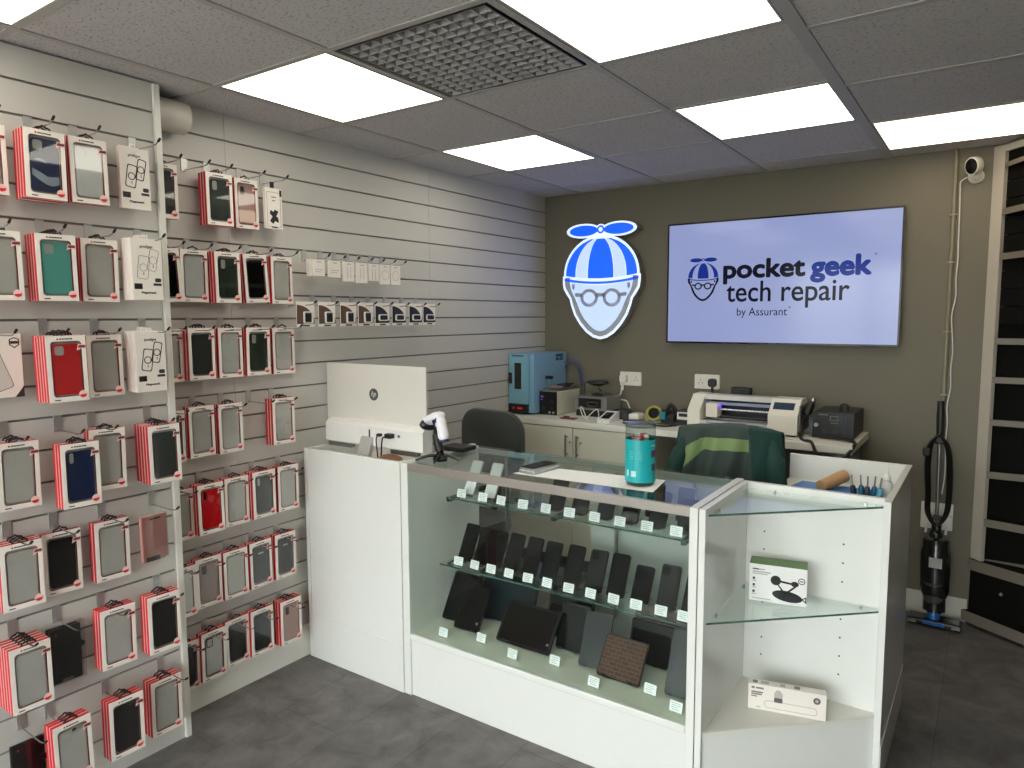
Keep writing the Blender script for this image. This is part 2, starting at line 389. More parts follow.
def case_mesh(kind, m):
    g = G(); w, h = .074, .150
    g.prism(rrect(w,h,.011,4,0,-.002), 'x', -.0078, -.0026, 0)
    g.ring(rrect(w,h,.011,4,0,-.002), rrect(w-.004,h-.004,.009,4,0,-.002), 'x', -.0026, -.0018, 2 if kind == 'rim' else 3 if kind in ('clear','clearcam') else 0)
    cy, cz = -w/2+.0185, h/2-.0215
    if kind in ('teal','red','navyglare'):
        g.ring(rrect(.031,.034,.009,4,cy,cz), rrect(.025,.028,.007,4,cy,cz), 'x', -.0026, -.0012, 0); g.prism(rrect(.025,.028,.007,4,cy,cz), 'x', -.0027, -.0021, 1)
    elif kind in ('clear','clearcam','bright'):
        g.ring(rrect(.027,.030,.009,4,cy,cz), rrect(.0245,.0275,.008,4,cy,cz), 'x', -.0026, -.0019, 3)
    elif kind in ('navy','darkcam','brightred'):
        g.prism(rrect(.011,.031,.005,4,cy-.006,cz), 'x', -.0027, -.0018, 1 if kind != 'brightred' else 2)
    elif kind in ('green','darkglare','pinkglare','blackgloss','taupe','pink'):
        g.ring(rrect(.022,.037,.007,4,cy,cz-.003), rrect(.019,.034,.006,4,cy,cz-.003), 'x', -.0026, -.0014, 0)
        g.prism(rrect(.019,.034,.006,4,cy,cz-.003), 'x', -.0027, -.0020, 1 if kind in ('green','darkglare') else 2)
    elif kind == 'rim':
        g.ring(rrect(.026,.034,.005,4,cy,cz), rrect(.022,.030,.004,4,cy,cz), 'x', -.0026, -.0012, 2)
    elif kind == 'darkcard':
        g.prism(rrect(.026,.006,.002,3,0,.045), 'x', -.0027, -.0020, 3)
    if kind == 'navyglare':  # glare on the glossy navy case, painted as grey patches
        g.prism([(-.037,-.030),(-.020,-.044),(.004,-.058),(.020,-.060),(.037,-.052),(.037,-.030),(.020,-.033),(.004,-.034),(-.012,-.024),(-.037,-.012)], 'x', -.0027, -.0022, 4)
        g.prism([(-.029,.012),(-.012,.008),(.004,.002),(.004,.008),(-.006,.014),(-.016,.018)], 'x', -.0027, -.0022, 4)
    return g.mesh('phone_case', [m, cardback, blackg, mat('case_edge_pale', (196,192,184), .25), mat('painted_glare_grey', (150,160,172), .25)])
def marks_mesh():
    g = G()
    g.prism(circ(.0028,8,-.022,.0875), 'x', 0, .0004, 0)
    for (a, b) in ((-.017,-.011),(-.010,-.004),(-.003,.004),(.005,.010),(.011,.018)): g.bx(0,a,.0858,.0004,b,.0892,1)
    g.bx(0,-.040,-.0925,.0004,-.024,-.0895,1)
    return g.mesh('brand_print', [inkred, ink])
inkpale = mat('ink_pale_pink', (240,196,192), .5)
def badge_mesh():
    g = G(); g.prism(circ(.0115,16,.037,-.0785), 'x', .0002, .0009, 0); g.prism([(.027,-.0800),(.047,-.0780),(.045,-.085),(.037,-.0885),(.030,-.0855)], 'x', .0009, .0012, 1)
    return g.mesh('round_badge', [inkpale, inkred])
def ribbon_mesh():
    g = G(); g.prism([(.028,.052),(.032,.070),(.050,.070),(.052,.056),(.040,.058)], 'x', .0002, .0009, 0); g.prism([(.031,.060),(.052,.061),(.052,.068),(.034,.068)], 'x', .0009, .0012, 1); g.bx(.0012,.036,.0605,.0014,.050,.0635,2)
    return g.mesh('ribbon_badge', [inkpale, mat('ink_maroon',(140,52,62),.5), ink])
def tab_mesh():
    g = G(); g.tube([(-.0075,-.020,.0965),(-.0075,-.017,.104),(-.0075,-.006,.107),(-.0075,0,.112),(-.0075,.006,.107),(-.0075,.017,.104),(-.0075,.020,.0965)], .0028, 6)
    g.bx(-.009,-.021,.0965,-.006,.021,.0985)
    return g.mesh('hang_tab', [black])
M_marks, M_badge, M_ribbon, M_tab = marks_mesh(), badge_mesh(), ribbon_mesh(), tab_mesh()
M_film = G().prism(rrect(.0835,.1635,.010,4,0,-.001), 'x', -.0006, -.0002, 0).mesh('window_film', [film])
M_case = {}
ORD = ['first','second','third','fourth','fifth','sixth','seventh','eighth','ninth']
PROD = [
('L','A',0,0.198,-3.289,1.993,1,'clear'),
('L','A',1,0.252,-3.157,1.989,4,'navyglare'),
('L','A',2,0.241,-3.032,1.992,2,'bright'),
('L','A',3,0.198,-2.870,2.000,1,'magA'),
('L','B',0,0.236,-3.283,1.694,2,'clear'),
('L','B',1,0.252,-3.144,1.694,4,'teal'),
('L','B',2,0.216,-3.005,1.694,2,'clear'),
('L','B',3,0.262,-2.881,1.702,4,'magB'),
('L','C',0,0.203,-3.287,1.409,1,'shield'),
('L','C',1,0.300,-3.154,1.397,5,'red'),
('L','C',2,0.216,-3.006,1.394,2,'clear'),
('L','C',3,0.252,-2.878,1.401,4,'magC'),
('L','D',0,0.244,-3.277,1.093,3,'clear'),
('L','D',1,0.289,-3.130,1.073,3,'navy'),
('L','D',2,0.251,-3.032,1.100,2,'clear'),
('L','D',3,0.270,-2.857,1.091,5,'black'),
('L','E',0,0.244,-3.286,0.798,3,'clear'),
('L','E',1,0.203,-3.162,0.793,1,'blackgloss'),
('L','E',2,0.216,-3.018,0.795,2,'clear'),
('L','E',3,0.283,-2.914,0.820,1,'rose'),
('L','F',0,0.270,-3.291,0.499,5,'clearcam'),
('L','F',1,0.216,-3.171,0.504,2,'pouch'),
('L','F',2,0.264,-3.038,0.521,3,'clearcam'),
('L','F',3,0.304,-2.907,0.530,3,'blackgloss'),
('L','G',0,0.198,-3.286,0.184,1,'pouch'),
('L','G',1,0.309,-3.209,0.237,3,'clearcam'),
('L','G',2,0.289,-3.040,0.227,3,'black'),
('L','G',3,0.234,-2.877,0.202,3,'clearcam'),
('R','A',0,0.048,-2.689,2.003,1,'darkglare'),
('R','A',2,0.084,-2.490,1.994,3,'green'),
('R','A',3,0.048,-2.347,1.998,1,'pinkglare'),
('R','A',4,0.073,-2.238,1.991,1,'xbox'),
('R','B',0,0.048,-2.694,1.700,1,'blackgloss'),
('R','B',1,0.048,-2.586,1.702,1,'bright'),
('R','B',2,0.084,-2.469,1.700,3,'green'),
('R','B',3,0.066,-2.329,1.703,2,'blackgloss'),
('R','B',4,0.066,-2.204,1.700,2,'clear'),
('R','C',0,0.048,-2.702,1.405,1,'clear'),
('R','C',1,0.084,-2.592,1.409,3,'dark'),
('R','C',2,0.066,-2.459,1.407,2,'bright'),
('R','C',3,0.066,-2.332,1.407,2,'green'),
('R','C',4,0.048,-2.194,1.404,1,'clear'),
('R','D',0,0.053,-2.710,1.102,1,'black'),
('R','D',1,0.066,-2.595,1.112,2,'clear'),
('R','D',2,0.066,-2.472,1.109,2,'clear'),
('R','D',4,0.084,-2.233,1.109,3,'clear'),
('R','E',0,0.053,-2.692,0.802,1,'clear'),
('R','E',1,0.084,-2.583,0.811,3,'brightred'),
('R','E',2,0.066,-2.459,0.810,2,'clear'),
('R','E',3,0.084,-2.343,0.817,3,'darkcam'),
('R','E',4,0.071,-2.213,0.815,2,'clear'),
('R','F',0,0.066,-2.702,0.507,2,'clear'),
('R','F',1,0.066,-2.595,0.519,2,'taupe'),
('R','F',2,0.066,-2.477,0.515,2,'clear'),
('R','F',3,0.066,-2.358,0.520,2,'darkcard'),
('R','F',4,0.066,-2.235,0.522,2,'darkcard'),
('R','G',0,0.048,-2.693,0.204,1,'black'),
('R','G',1,0.066,-2.588,0.219,2,'rim'),
('R','G',2,0.048,-2.471,0.223,1,'blackgloss'),
('R','G',3,0.066,-2.365,0.230,2,'blackgloss'),
('R','G',4,0.084,-2.232,0.229,3,'pink'),

]
def white_pack_parts(t, kind):
    """white card packs without a window: outline artwork, dark band and lettering"""
    w, h = .100, .198
    obj('carton', G().bx(-.015,-w/2,-h/2,0,w/2,h/2,0,b=.0008), cwhite, t)
    g = G(); B = 0
    lw = .0030 if kind != 'magB' else .0010
    R = Matrix.Rotation(math.radians(-12), 2)
    def rot(pts, a, cx, cy): 
        c, s = math.cos(a), math.sin(a); return [(cx+x*c-y*s, cy+x*s+y*c) for x, y in pts]
    for (a, cx, cz, W2, H2) in ((-.20,.020,.030,.030,.070),(-.16 if kind!='magB' else -.12,-.012,.006,.036,.074)):
        g.ring(rot(rrect(W2,H2,.007,3),a,cx,cz), rot(rrect(W2-2*lw,H2-2*lw,.006,3),a,cx,cz), 'x', 0, .0004, 0)
        g.ring([(cx+x,cz+z) for x,z in circ(.0125,16)], [(cx+x,cz+z) for x,z in circ(.0125-lw,16)], 'x', .0004, .0007, 0)
        g.bx(.0001,cx-.001,cz-.024,.0006,cx+.0012,cz-.016,0)
    g.bx(.0001,-.044,-.064,.0006,-.018,-.046,1)
    g.prism(rrect(.02,.013,.004,3,.034,-.034),'x',.0001,.0006,0); g.bx(.0001,.018,-.052,.0006,.045,-.044,0)
    obj('printed_artwork', g, [ink, black], t)
    Mx = Matrix.Rotation(PI/2, 4, 'Z')
    text_obj('brand_lettering', 'prodigee', ink, -.020, .020, .066, .078, -.0002, t, M=Mx)
    text_obj('name_lettering', 'Magneteek', black, -.022, .026, -.080, -.071, -.0002, t, bold=.0006, M=Mx)
    g = G(); g.ring([(-.012,.0925),(.012,.0925),(.010,.112),(-.010,.112)],[(-.006,.098),(.006,.098),(.005,.106),(-.005,.106)],'x',-.010,-.008); obj('hang_tab', g, cwhite, t)
def special(kind, t):
    if kind.startswith('mag'): white_pack_parts(t, kind); return
    if kind == 'shield':
        obj('carton', G().bx(-.02,-.054,-.092,0,.054,.092,0,b=.001), cwhite, t)
        g = G(); pts = rrect(.050,.120,.010,4); c,s = math.cos(.32), math.sin(.32)
        po = [(x*c-y*s-.012, x*s+y*c-.012) for x,y in pts]; pi = [((x*.93)*c-(y*.96)*s-.012,(x*.93)*s+(y*.96)*c-.012) for x,y in pts]
        g.ring(po, pi, 'x', 0, .0005, 0); g.prism(pi, 'x', 0, .0003, 2)
        sh = [(.036,.082),(.049,.076),(.049,.060),(.036,.050),(.023,.060),(.023,.076)]
        g.ring(sh, [(.036+(a-.036)*.8,.067+(b-.067)*.8) for a,b in sh], 'x', 0, .0006, 1); g.bx(0,.026,.063,.0007,.046,.071,1)
        g.prism([(.030,-.092),(.054,-.092),(.054,-.060)],'x',0,.0005,1)
        obj('printed_artwork', g, [mat('artwork_grey',(120,118,115),.5), ink, mat('artwork_pale',(206,200,194),.4)], t); return
    if kind == 'xbox':
        obj('carton', G().bx(-.014,-.042,-.0825,0,.042,.0825,0,b=.0008), cwhite, t)
        g = G(); g.ring(rrect(.068,.14,.004,3,0,-.004), rrect(.065,.137,.004,3,0,-.004),'x',0,.0004,1)
        g.prism([(-.022,-.052),(-.006,-.062),(.004,-.050),(.022,-.056),(.020,-.036),(.010,-.030),(.022,-.010),(.004,-.004),(-.004,-.014),(-.018,-.006),(-.022,-.022),(-.008,-.032)],'x',0,.0005,0)
        g.bx(0,-.012,.044,.0005,.012,.048,1); g.bx(0,-.008,.030,.0005,.008,.034,1); g.bx(0,.030,.052,.0005,.040,.078,0); g.bx(0,-.014,-.078,.0005,.014,-.073,0)
        obj('printed_artwork', g, [black, mat('artwork_grey',(120,118,115),.5)], t)
        g = G(); g.bx(-.009,-.009,.0825,-.006,.009,.108); obj('hang_tab', g, black, t); return
    if kind == 'rose':
        obj('wallet_case', G().bx(-.014,-.044,-.0775,0,.044,.0775,0,b=.003), mat('rose_leather',(178,120,112),.35,coat=.4,noise=.05,scale=60), t)
        g = G(); g.prism(circ(.003,8,-.022,.064),'x',0,.0005,0); g.bx(0,-.017,.061,.0005,.022,.067,1); obj('brand_print', g, [inkred, ink], t)
        obj('black_label', G().bx(0,-.032,-.077,.0008,.014,-.062), black, t)
        obj('film_wrap', G().bx(.001,-.045,-.078,.0014,.045,.079), film, t); return
    if kind == 'pouch':
        obj('wallet_case', G().bx(-.016,-.048,-.088,-.001,.042,.086,0,b=.004,seg=2), mat('black_leather',(20,20,21),.35,noise=.1,scale=80,bump=.15,bscale=300), t)
        g = G(); g.prism(rrect(.028,.018,.008,4,.036,.020),'x',-.001,.002); obj('strap', g, mat('black_leather_strap',(26,26,27),.35), t)
        g = G(); g.prism(circ(.003,8,-.030,.070),'x',0,.0008,0); g.bx(0,-.018,-.086,.0008,.012,-.075,1); obj('brand_print', g, [inkred, mat('label_grey',(110,110,112),.5)], t)
        obj('film_pouch', G().bx(.002,-.052,-.090,.0024,.052,.096), film, t); return
def carton(kind, loc, label, group, rot, full=True):
    cat = 'phone case box'
    if kind in ('mag','shield','xbox','rose','pouch') or kind.startswith('mag'):
        nm = 'phone_wallet_case' if kind in ('rose','pouch') else 'accessory_box'
        t = thing(nm, label, 'phone case pack', loc, 0, group, rot); special(kind, t); return t
    t = thing('phone_case_box', label, cat, loc, 0, group, rot)
    obj('carton', M_carton, None, t); obj('hang_tab', M_tab, None, t)
    if full:
        if kind not in M_case: M_case[kind] = case_mesh(kind, CASES[kind][1])
        obj('phone_case', M_case[kind], None, t); obj('brand_print', M_marks, None, t)
        obj('round_badge', M_badge, None, t); obj('ribbon_badge', M_ribbon, None, t); obj('window_film', M_film, None, t)
    return t
# hooks
hook_src = None
def hook(x, y, z, label, L=.15):
    global hook_src
    if hook_src is None:
        br = G().bx(0,-.012,-.047,.0035,.012,.004,0).bx(0.0005,-.012,.002,.008,.012,.0045,0).mesh('bracket', [mat('bracket_zinc',(190,190,188),.38,metal=.7)])
        wr = G().tube([(.003,0,-.042),(.128,0,-.043),(.148,0,-.040),(.166,0,-.031)], .0021, 6).mesh('prong', [chrome], True)
        cp = G().tube([(.161,0,-.034),(.173,0,-.026)], .0038, 8).mesh('end_cap', [black], True)
        hook_src = (br, wr, cp)
    t = thing('display_hook', label, 'display hook', (x, y, z), 0, 'slatwall hooks')
    for nm, me in zip(('bracket','prong','end_cap'), hook_src): obj(nm, me, None, t)
    return t
NAMEK = {'magA':'white ringed-case artwork pack','magB':'white outline-case artwork pack','magC':'white black-ringed artwork pack','shield':'white pack with shield emblem','xbox':'white pack with black clip artwork','rose':'rose pink wallet case in film','pouch':'black wallet case in clear pouch'}
for (pn, row, col, x, y, z, n, kind) in PROD:
    base = NX if pn == 'L' else 0
    ri = 'ABCDEFG'.index(row)
    where = '%s hook, %s row down, %s panel' % (ORD[col], ORD[ri], 'near' if pn == 'L' else 'far')
    nm = NAMEK.get(kind) or CASES[kind][0]+' box'
    hz = 2.14-.3*ri
    hook(base, -2.85 if (pn == 'L' and col == 3) else y, hz, 'chrome hook holding %s, %s' % (nm.split(' over')[0].replace(' box',''), where))
    grp = 'phone case packs on the %s slatwall panel' % ('near' if pn == 'L' else 'far')
    th = .0180 if not kind.startswith('mag') else .0165
    tl = random.uniform(-.02,.02); yw = random.uniform(-.05,.05)
    if kind == 'blackgloss' and pn == 'R' and row == 'B': roll_ = .05
    else: roll_ = random.uniform(-.012,.012)
    d = Vector((math.cos(yw), math.sin(yw), 0))
    for k in range(n):
        xx = x-k*th
        if xx-.018 < base+.004: break
        lab = ('front %s, %s' % (nm, where)) if k == 0 else ('%s sided pack %s from front, %s' % ('red' if kind in CASES else 'black' if kind=='pouch' else 'pale', ORD[k], where))
        if k == 0 and n == 1: lab = 'single %s, %s' % (nm, where)
        zz = z+random.uniform(-.001,.001)*k
        carton(kind, (x-k*th*d.x, y-k*th*d.y, zz), lab, grp, (roll_, 0, yw), full=(k == 0))
hook(0, -2.580, 2.14, 'empty chrome hook left of the dark green case, top row, far panel')
hook(0, -2.345, 1.24, 'empty chrome hook between clear case boxes, fourth row, far panel')
# small white packs and black blister packs further along the far panel
def small_pack(y, z, x, w, h, label, art):
    t = thing('accessory_pack', label, 'accessory pack', (x, y, z), 0, 'small white packs on the far slatwall panel')
    obj('card', G().bx(-.012,-w/2,-h,0,w/2,0,0,b=.0008), cwhite, t)
    g = G(); g.bx(0,-w*.18,-.012,.0005,w*.18,-.009,0)
    if art == 0: g.bx(0,-w*.34,-.045,.0005,w*.34,-.042,1); g.bx(0,-w*.34,-.055,.0005,w*.2,-.052,1)
    if art == 1: g.bx(0,-.012,-.075,.0005,-.009,-.025,1); g.bx(0,.008,-.075,.0005,.011,-.025,1)
    if art == 2: g.ring(circ(.024,18,0,-.05), circ(.022,18,0,-.05), 'x', 0, .0005, 1)
    obj('printed_artwork', g, [mat('artwork_mid',(150,148,146),.5), mat('artwork_light',(186,184,180),.5)], t)
    return t
SP = [(-2.035,.072,0,'leftmost'),(-1.945,.075,0,'second'),(-1.862,.090,1,'third'),(-1.780,.094,1,'fourth'),(-1.705,.080,1,'fifth'),(-1.630,.094,2,'sixth'),(-1.558,.094,2,'rightmost')]
for i,(y,h,art,wd) in enumerate(SP):
    hook(0, y, 1.84, 'chrome hook carrying the %s of the seven small white packs' % wd)
    small_pack(y, 1.796, .10, .066, h, '%s of the seven small white accessory packs' % (wd if i in (0,6) else wd+' from left') , art)
for k in (1,2): small_pack(-2.035, 1.797, .10-.016*k, .066, .072, 'white accessory pack %s behind the leftmost small pack' % ('directly' if k == 1 else 'two places'), 0)
BP = [-2.115,-1.997,-1.872,-1.763,-1.655,-1.540,-1.418,-1.312]
bl_or = mat('blister_brown', (96,72,60), .4)
for i, y in enumerate(BP):
    wd = ['leftmost','second','third','fourth','fifth','sixth','seventh','rightmost'][i]
    hook(0, y, 1.64, 'chrome hook carrying the %s black and white blister pack' % wd)
    t = thing('blister_pack', '%s black and white blister pack in the row above the computer%s' % (wd, ' screen' if i in (0,7) else ', counting from left'), 'blister pack', (.10, y, 1.612), 0, 'black and white blister packs')
    w, h = .094, .108
    obj('backing_card', G().prism([(-w/2,-h),(w/2,-h),(w/2,0),(-w/2,0)], 'x', -.003, 0, 0), [cwhite], t)
    g = G(); g.prism([(-w/2,-h+.012)]+[(-w/2+.001,-.014)]+[(-w/2+.094*math.sin(a*PI/16), -.014-(h-.030)*(1-math.cos(a*PI/16))) for a in range(1,9)]+[(w/2-.004,-h+.012)], 'x', 0, .0006, 0 if i > 3 else 1)
    g.bx(0,-.018,-h+.002,.0006,.020,-h+.008,2)
    obj('printed_artwork', g, [mat('blister_black',(34,34,36),.35), bl_or, ink], t)
    g = G()
    if i < 4: g.ring(rrect(.050,.052,.006,3,.010,-.068), rrect(.040,.042,.004,3,.010,-.068), 'x', .0008, .008, 0); g.bx(.0008,-.006,-.085,.006,.024,-.054,1)
    else: g.ring(rrect(.064,.032,.008,3,.004,-.070), rrect(.054,.022,.005,3,.004,-.070), 'x', .0008, .008, 0); g.bx(.0008,-.022,-.080,.005,.030,-.060,1)
    obj('adapter', g, [white2, black], t)
# ---------------------------------------------------------------- sales counters
HT = .965
def shade(g): return g
# cash desk
t = thing('cash_desk', 'white open-topped cash desk against the slatwall, computer standing in it', 'counter', (.03,-2.09,0))
obj('front_panel', G().bx(.018,0,0,.558,.018,HT,0,b=.001), white2, t)
obj('side_panel', G().bx(0,-.004,0,.018,.50,HT,0,b=.001), white2, t)
obj('side_panel', G().bx(.558,-.004,0,.582,.50,HT,0,b=.001), white2, t)
obj('worktop', G().bx(.018,.018,.86,.558,.52,.885,0,b=.001), white, t)
g = G(); g.bx(.018,-.0035,.0,.558,0,.205,0,b=.0008); obj('plinth_board', g, white2, t)
# glass display case
CX0, CX1, CY0, CY1 = .614, 1.836, -2.09, -1.62
t = thing('display_case', 'glass topped white display case full of second-hand phones and tablets', 'display case', (CX0,CY0,0))
LX = CX1-CX0; LY = CY1-CY0
obj('side_panel', G().bx(0,0,0,.036,LY,HT,0,b=.001), white2, t)
obj('side_panel', G().bx(LX-.026,0,0,LX,LY,HT,0,b=.001), white2, t)
obj('plinth', G().bx(.036,.008,0,LX-.026,.026,.238,0,b=.001).bx(.036,.026,.06,LX-.026,LY,.075,0), white2, t)
obj('front_lip', G().bx(.036,-.001,.238,LX-.026,.018,.262,0,b=.003), white2, t)
obj('display_deck', G().bx(.036,.018,.245,LX-.026,LY,.262,0), mat('deck_cream',(212,214,200),.35), t)
obj('top_glass', G().bx(.036,.004,.957,LX-.026,LY,HT,0), clearglass, t)
obj('front_glass', G().bx(.036,.004,.263,LX-.026,.009,.93,0), clearglass, t)
obj('top_rail', G().bx(.036,-.001,.935,LX-.026,.014,HT+.001,0,b=.001), alu, t)
obj('rear_rail', G().bx(.036,LY-.014,.935,LX-.026,LY,.956,0,b=.001), mat('rear_rail_grey',(150,156,150),.4), t)
obj('rear_panel', G().bx(.62,LY-.016,.263,LX-.026,LY-.004,.935,0), mat('sliding_back_grey',(176,178,172),.35), t)
g = G()
for x in (.036+.18,.74,1.05): g.bx(x,LY-.05,.35,x+.012,LY-.04,.935,0)
obj('shelf_post', g, steel, t)
def gshelf(x0,x1,y0,y1,z,parent):
    s = obj('glass_shelf', G().bx(x0,y0,z-.006,x1,y1,z,0), clearglass, parent)
    obj('front_edge', G().bx(x0,y0-.0006,z-.0062,x1,y0,z+.0002,0), gedge, s)
    return s
s1 = gshelf(.70-CX0,1.745-CX0,-1.912-CY0,-1.68-CY0,.80,t)
s2 = gshelf(.685-CX0,1.79-CX0,-1.940-CY0,-1.66-CY0,.52,t)
g = G()
for (x,z) in ((.70,.79),(1.21,.79),(1.72,.79),(.70,.51),(1.24,.51),(1.74,.51)): g.bx(x-.008-CX0,-1.90-CY0,z-.014,x+.008-CX0,-1.64-CY0,z+.003,0)
obj('shelf_bracket', g, dark, t)
# price cards, phones, stands
tagm = mat('price_card', (248,248,250), .4); tagl = mat('price_print', (150,150,158), .6)
gtag = G(); gtag.bx(-.022,-.0008,-.017,.022,.0006,.017,0)
for k,(a,b) in enumerate(((-.014,.012),(-.012,.013),(-.014,.006),(-.010,.010))): gtag.bx(a*1.2,-.0011,.0095-.0066*k,b*1.2,-.0007,.0110-.0066*k,1)
M_tag = gtag.mesh('price_card', [tagm, tagl])
M_tagfoot = G().bx(-.012,.0,-.0185,.012,.012,-.017,0).mesh('holder', [acryl])
def price(x, y, z, label, grp, rz):
    t = thing('price_card', label, 'price card', (x, y, z), 0, grp, (math.radians(-14), 0, rz))
    obj('card', M_tag, None, t); obj('holder', M_tagfoot, None, t)
def phone_mesh(w, l, th, body, face, cam=0):
    g = G(); g.prism(rrect(w,l,.009,4,0,l/2), 'y', 0, th, 0)
    return g.mesh('body', [body])
silver = mat('phone_silver', (176,178,180), .3, metal=.7); pblack = mat('phone_body_black', (20,20,22), .4, spec=.3)
scr = mat('phone_screen', (9,10,12), .10, spec=.3); scrw = mat('phone_face_white', (228,230,230), .25); scrg = mat('phone_screen_blue_grey', (70,76,92), .12, coat=.5)
def phone(x, y, z, w, l, face, label, grp, lean=28, rz=0, th=.008, fm=None, edge=pblack, back=False, crop=.0022):
    t = thing('phone', label, 'phone', (x, y, z), 0, grp, (math.radians(-lean), 0, rz))
    g = G(); g.prism(rrect(w,l,.009,4,0,l/2), 'y', 0, th, 0); obj('body', g, edge, t, smooth=False)
    obj('screen' if not back else 'back_cover', G().prism(rrect(w-2*crop,l-2*crop,.0075,4,0,l/2), 'y', -.0005, 0, 0), fm or face, t)
    if back:
        g = G(); g.prism(rrect(.026,.030,.006,4,-w/2+.019,l-.022), 'y', -.0022, 0, 0); obj('camera_bump', g, blackg, t)
        g = G(); g.prism(circ(.0055,12,-w/2+.014,l-.016), 'y', -.0030, -.0020, 0); obj('lens', g, scr, t)
    else:
        g = G(); g.prism(circ(.0016,8,0,l-.008), 'y', -.0008, -.0004, 0); obj('front_camera', g, dark, t)
    return t
def stand(x, y, z, l, label, grp, rz=0):
    t = thing('display_stand', label, 'display stand', (x, y, z), rz, None if grp is None else grp)
    a = math.radians(28)
    g = G(); g.bx(-.022,-.018,0,.022,.075,.002,0); g.bx(-.022,-.018,.002,.022,-.016,.009,0)
    obj('foot', g, acryl, t)
    g = G(); p0 = Vector((0,.012,.002)); d = Vector((0,math.sin(a),math.cos(a)))
    g.prism([(.012,.002),(.014,.002),(.014+math.sin(a)*l*.8,.002+math.cos(a)*l*.8),(.012+math.sin(a)*l*.8,.002+math.cos(a)*l*.8)], 'x', -.020, .020, 0)
    obj('back_rest', g, acryl, t)
S1X = [.768,.877,.967,1.071,1.175,1.278,1.383,1.484,1.587,1.693]
W1 = ['leftmost','second','third','fourth','fifth','sixth','seventh','eighth','ninth','rightmost']
g1 = 'phones on the upper glass shelf'; g2 = 'phones on the middle glass shelf'
def nth(w): return w if w in ('leftmost','rightmost') else w+' from left'
for i, x in enumerate(S1X):
    wd = nth(W1[i])
    price(x, -1.893, .819, 'white price card on the upper glass shelf, %s' % wd, 'price cards on the upper glass shelf', random.uniform(-.1,.1))
    px = x+.012; kw = dict(rz=random.uniform(-.06,.06))
    if i < 2: phone(px-.018, -1.845, .804, .058, .150, scrw, 'white faced phone leaning on the upper glass shelf, %s' % wd, g1, fm=scrw, edge=silver, **kw)
    elif i in (2,3): pass
    elif i == 9: phone(px, -1.840, .804, .064, .118, scr, 'short dark phone on the upper glass shelf, rightmost of all', g1, **kw)
    elif i in (6,8): phone(px, -1.845, .804, .066, .132, scr, 'dark phone with its back and camera showing, upper shelf, %s' % wd, g1, back=True, fm=mat('phone_back_dark',(28,30,34),.3,spec=.3), **kw)
    else: phone(px, -1.845, .804, .066, .132, scr, 'black screened phone leaning on the upper glass shelf, %s' % wd, g1, **kw)
    stand(px-(.018 if i < 2 else 0), -1.842, .8005, .10, 'clear acrylic stand %s, upper shelf, %s' % ('standing empty' if i in (2,3) else 'holding a phone', wd), 'acrylic phone stands on the upper glass shelf', kw['rz'])
phone(1.662, -1.742, .8045, .068, .128, scrg, 'blue-grey screened phone standing at the back of the upper shelf, right end', g1, lean=16, fm=scrg, edge=silver)
phone(1.545, -1.742, .8045, .068, .128, scr, 'black phone standing at the back of the upper shelf, under the jar', g1, lean=16)
S2X = [.767,.851,.933,1.020,1.109,1.196,1.290,1.382,1.474,1.561,1.653,1.734]
W2 = ['leftmost','second','third','fourth','fifth','sixth','seventh','eighth','ninth','tenth','eleventh','rightmost']
PX2 = [(.755,.150),(.838,.146),(.905,.146),(.985,.148),(1.075,.148),(1.165,.146),(1.265,.150),(1.362,.150),(1.452,.152),(1.548,.128),(1.648,.148),(1.738,.138)]
for i, x in enumerate(S2X):
    wd = nth(W2[i])
    price(x, -1.918, .540, 'white price card on the middle glass shelf, %s' % wd, 'price cards on the middle glass shelf', random.uniform(-.1,.1))
    rz = random.uniform(-.05,.05)
    px, l = PX2[i]
    phone(px, -1.868, .525, .070, l*1.04, scr, 'black %s phone leaning on the middle glass shelf, %s' % ('wide' if i in (3,8) else 'slim', wd), g2, lean=27, rz=rz, back=(i in (7,10)), fm=mat('phone_back_charcoal',(20,21,23),.3,spec=.3) if i in (7,10) else None)
    stand(px, -1.864, .5205, .11, 'clear acrylic stand holding a phone, middle shelf, %s' % wd, 'acrylic phone stands on the middle glass shelf', rz)
# tablets and laptops on the deck
def slab(name, cat, x, y, z, w, h, th, lean, rz, label, body, face, inset=.008, extra=None):
    t = thing(name, label, cat, (x, y, z), 0, 'tablets and computers on the case deck', (math.radians(-lean), 0, rz))
    obj('body', G().prism(rrect(w,h,.010,4,0,h/2), 'y', 0, th, 0), body, t)
    obj('screen' if extra != 'cover' else 'front_cover', G().prism(rrect(w-2*inset,h-2*inset,.006,4,0,h/2), 'y', -.0006, 0, 0), face, t)
    if extra == 'button': obj('home_button', G().prism(circ(.006,14,0,.008), 'y', -.0012, -.0004), dark, t)
    if extra == 'lens': obj('camera_lens', G().prism(circ(.005,12,w/2-.016,.035), 'y', -.0022, -.0004), silver, t)
    ea = G()
    for sx in (-w*.3, w*.3): ea.bx(sx-.009,-.010,.000,sx+.009,th+.01,.003,0); ea.bx(sx-.009,-.012,.0,sx+.009,-.010,.008,0)
    obj('easel_foot', ea, black, t)
    return t
brown = mat('painted_brick_reflection', (84,56,46), .35, spec=.4, noise=.3, scale=30)  # reflection of a brick wall, painted as a brown brick pattern
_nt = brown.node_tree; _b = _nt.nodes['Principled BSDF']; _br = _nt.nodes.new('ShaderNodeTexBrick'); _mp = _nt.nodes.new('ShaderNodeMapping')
_mp.inputs['Rotation'].default_value = (PI/2, 0, 0); _nt.links.new(_nt.nodes['Texture Coordinate'].outputs['Object'], _mp.inputs[0]); _nt.links.new(_mp.outputs[0], _br.inputs['Vector'])
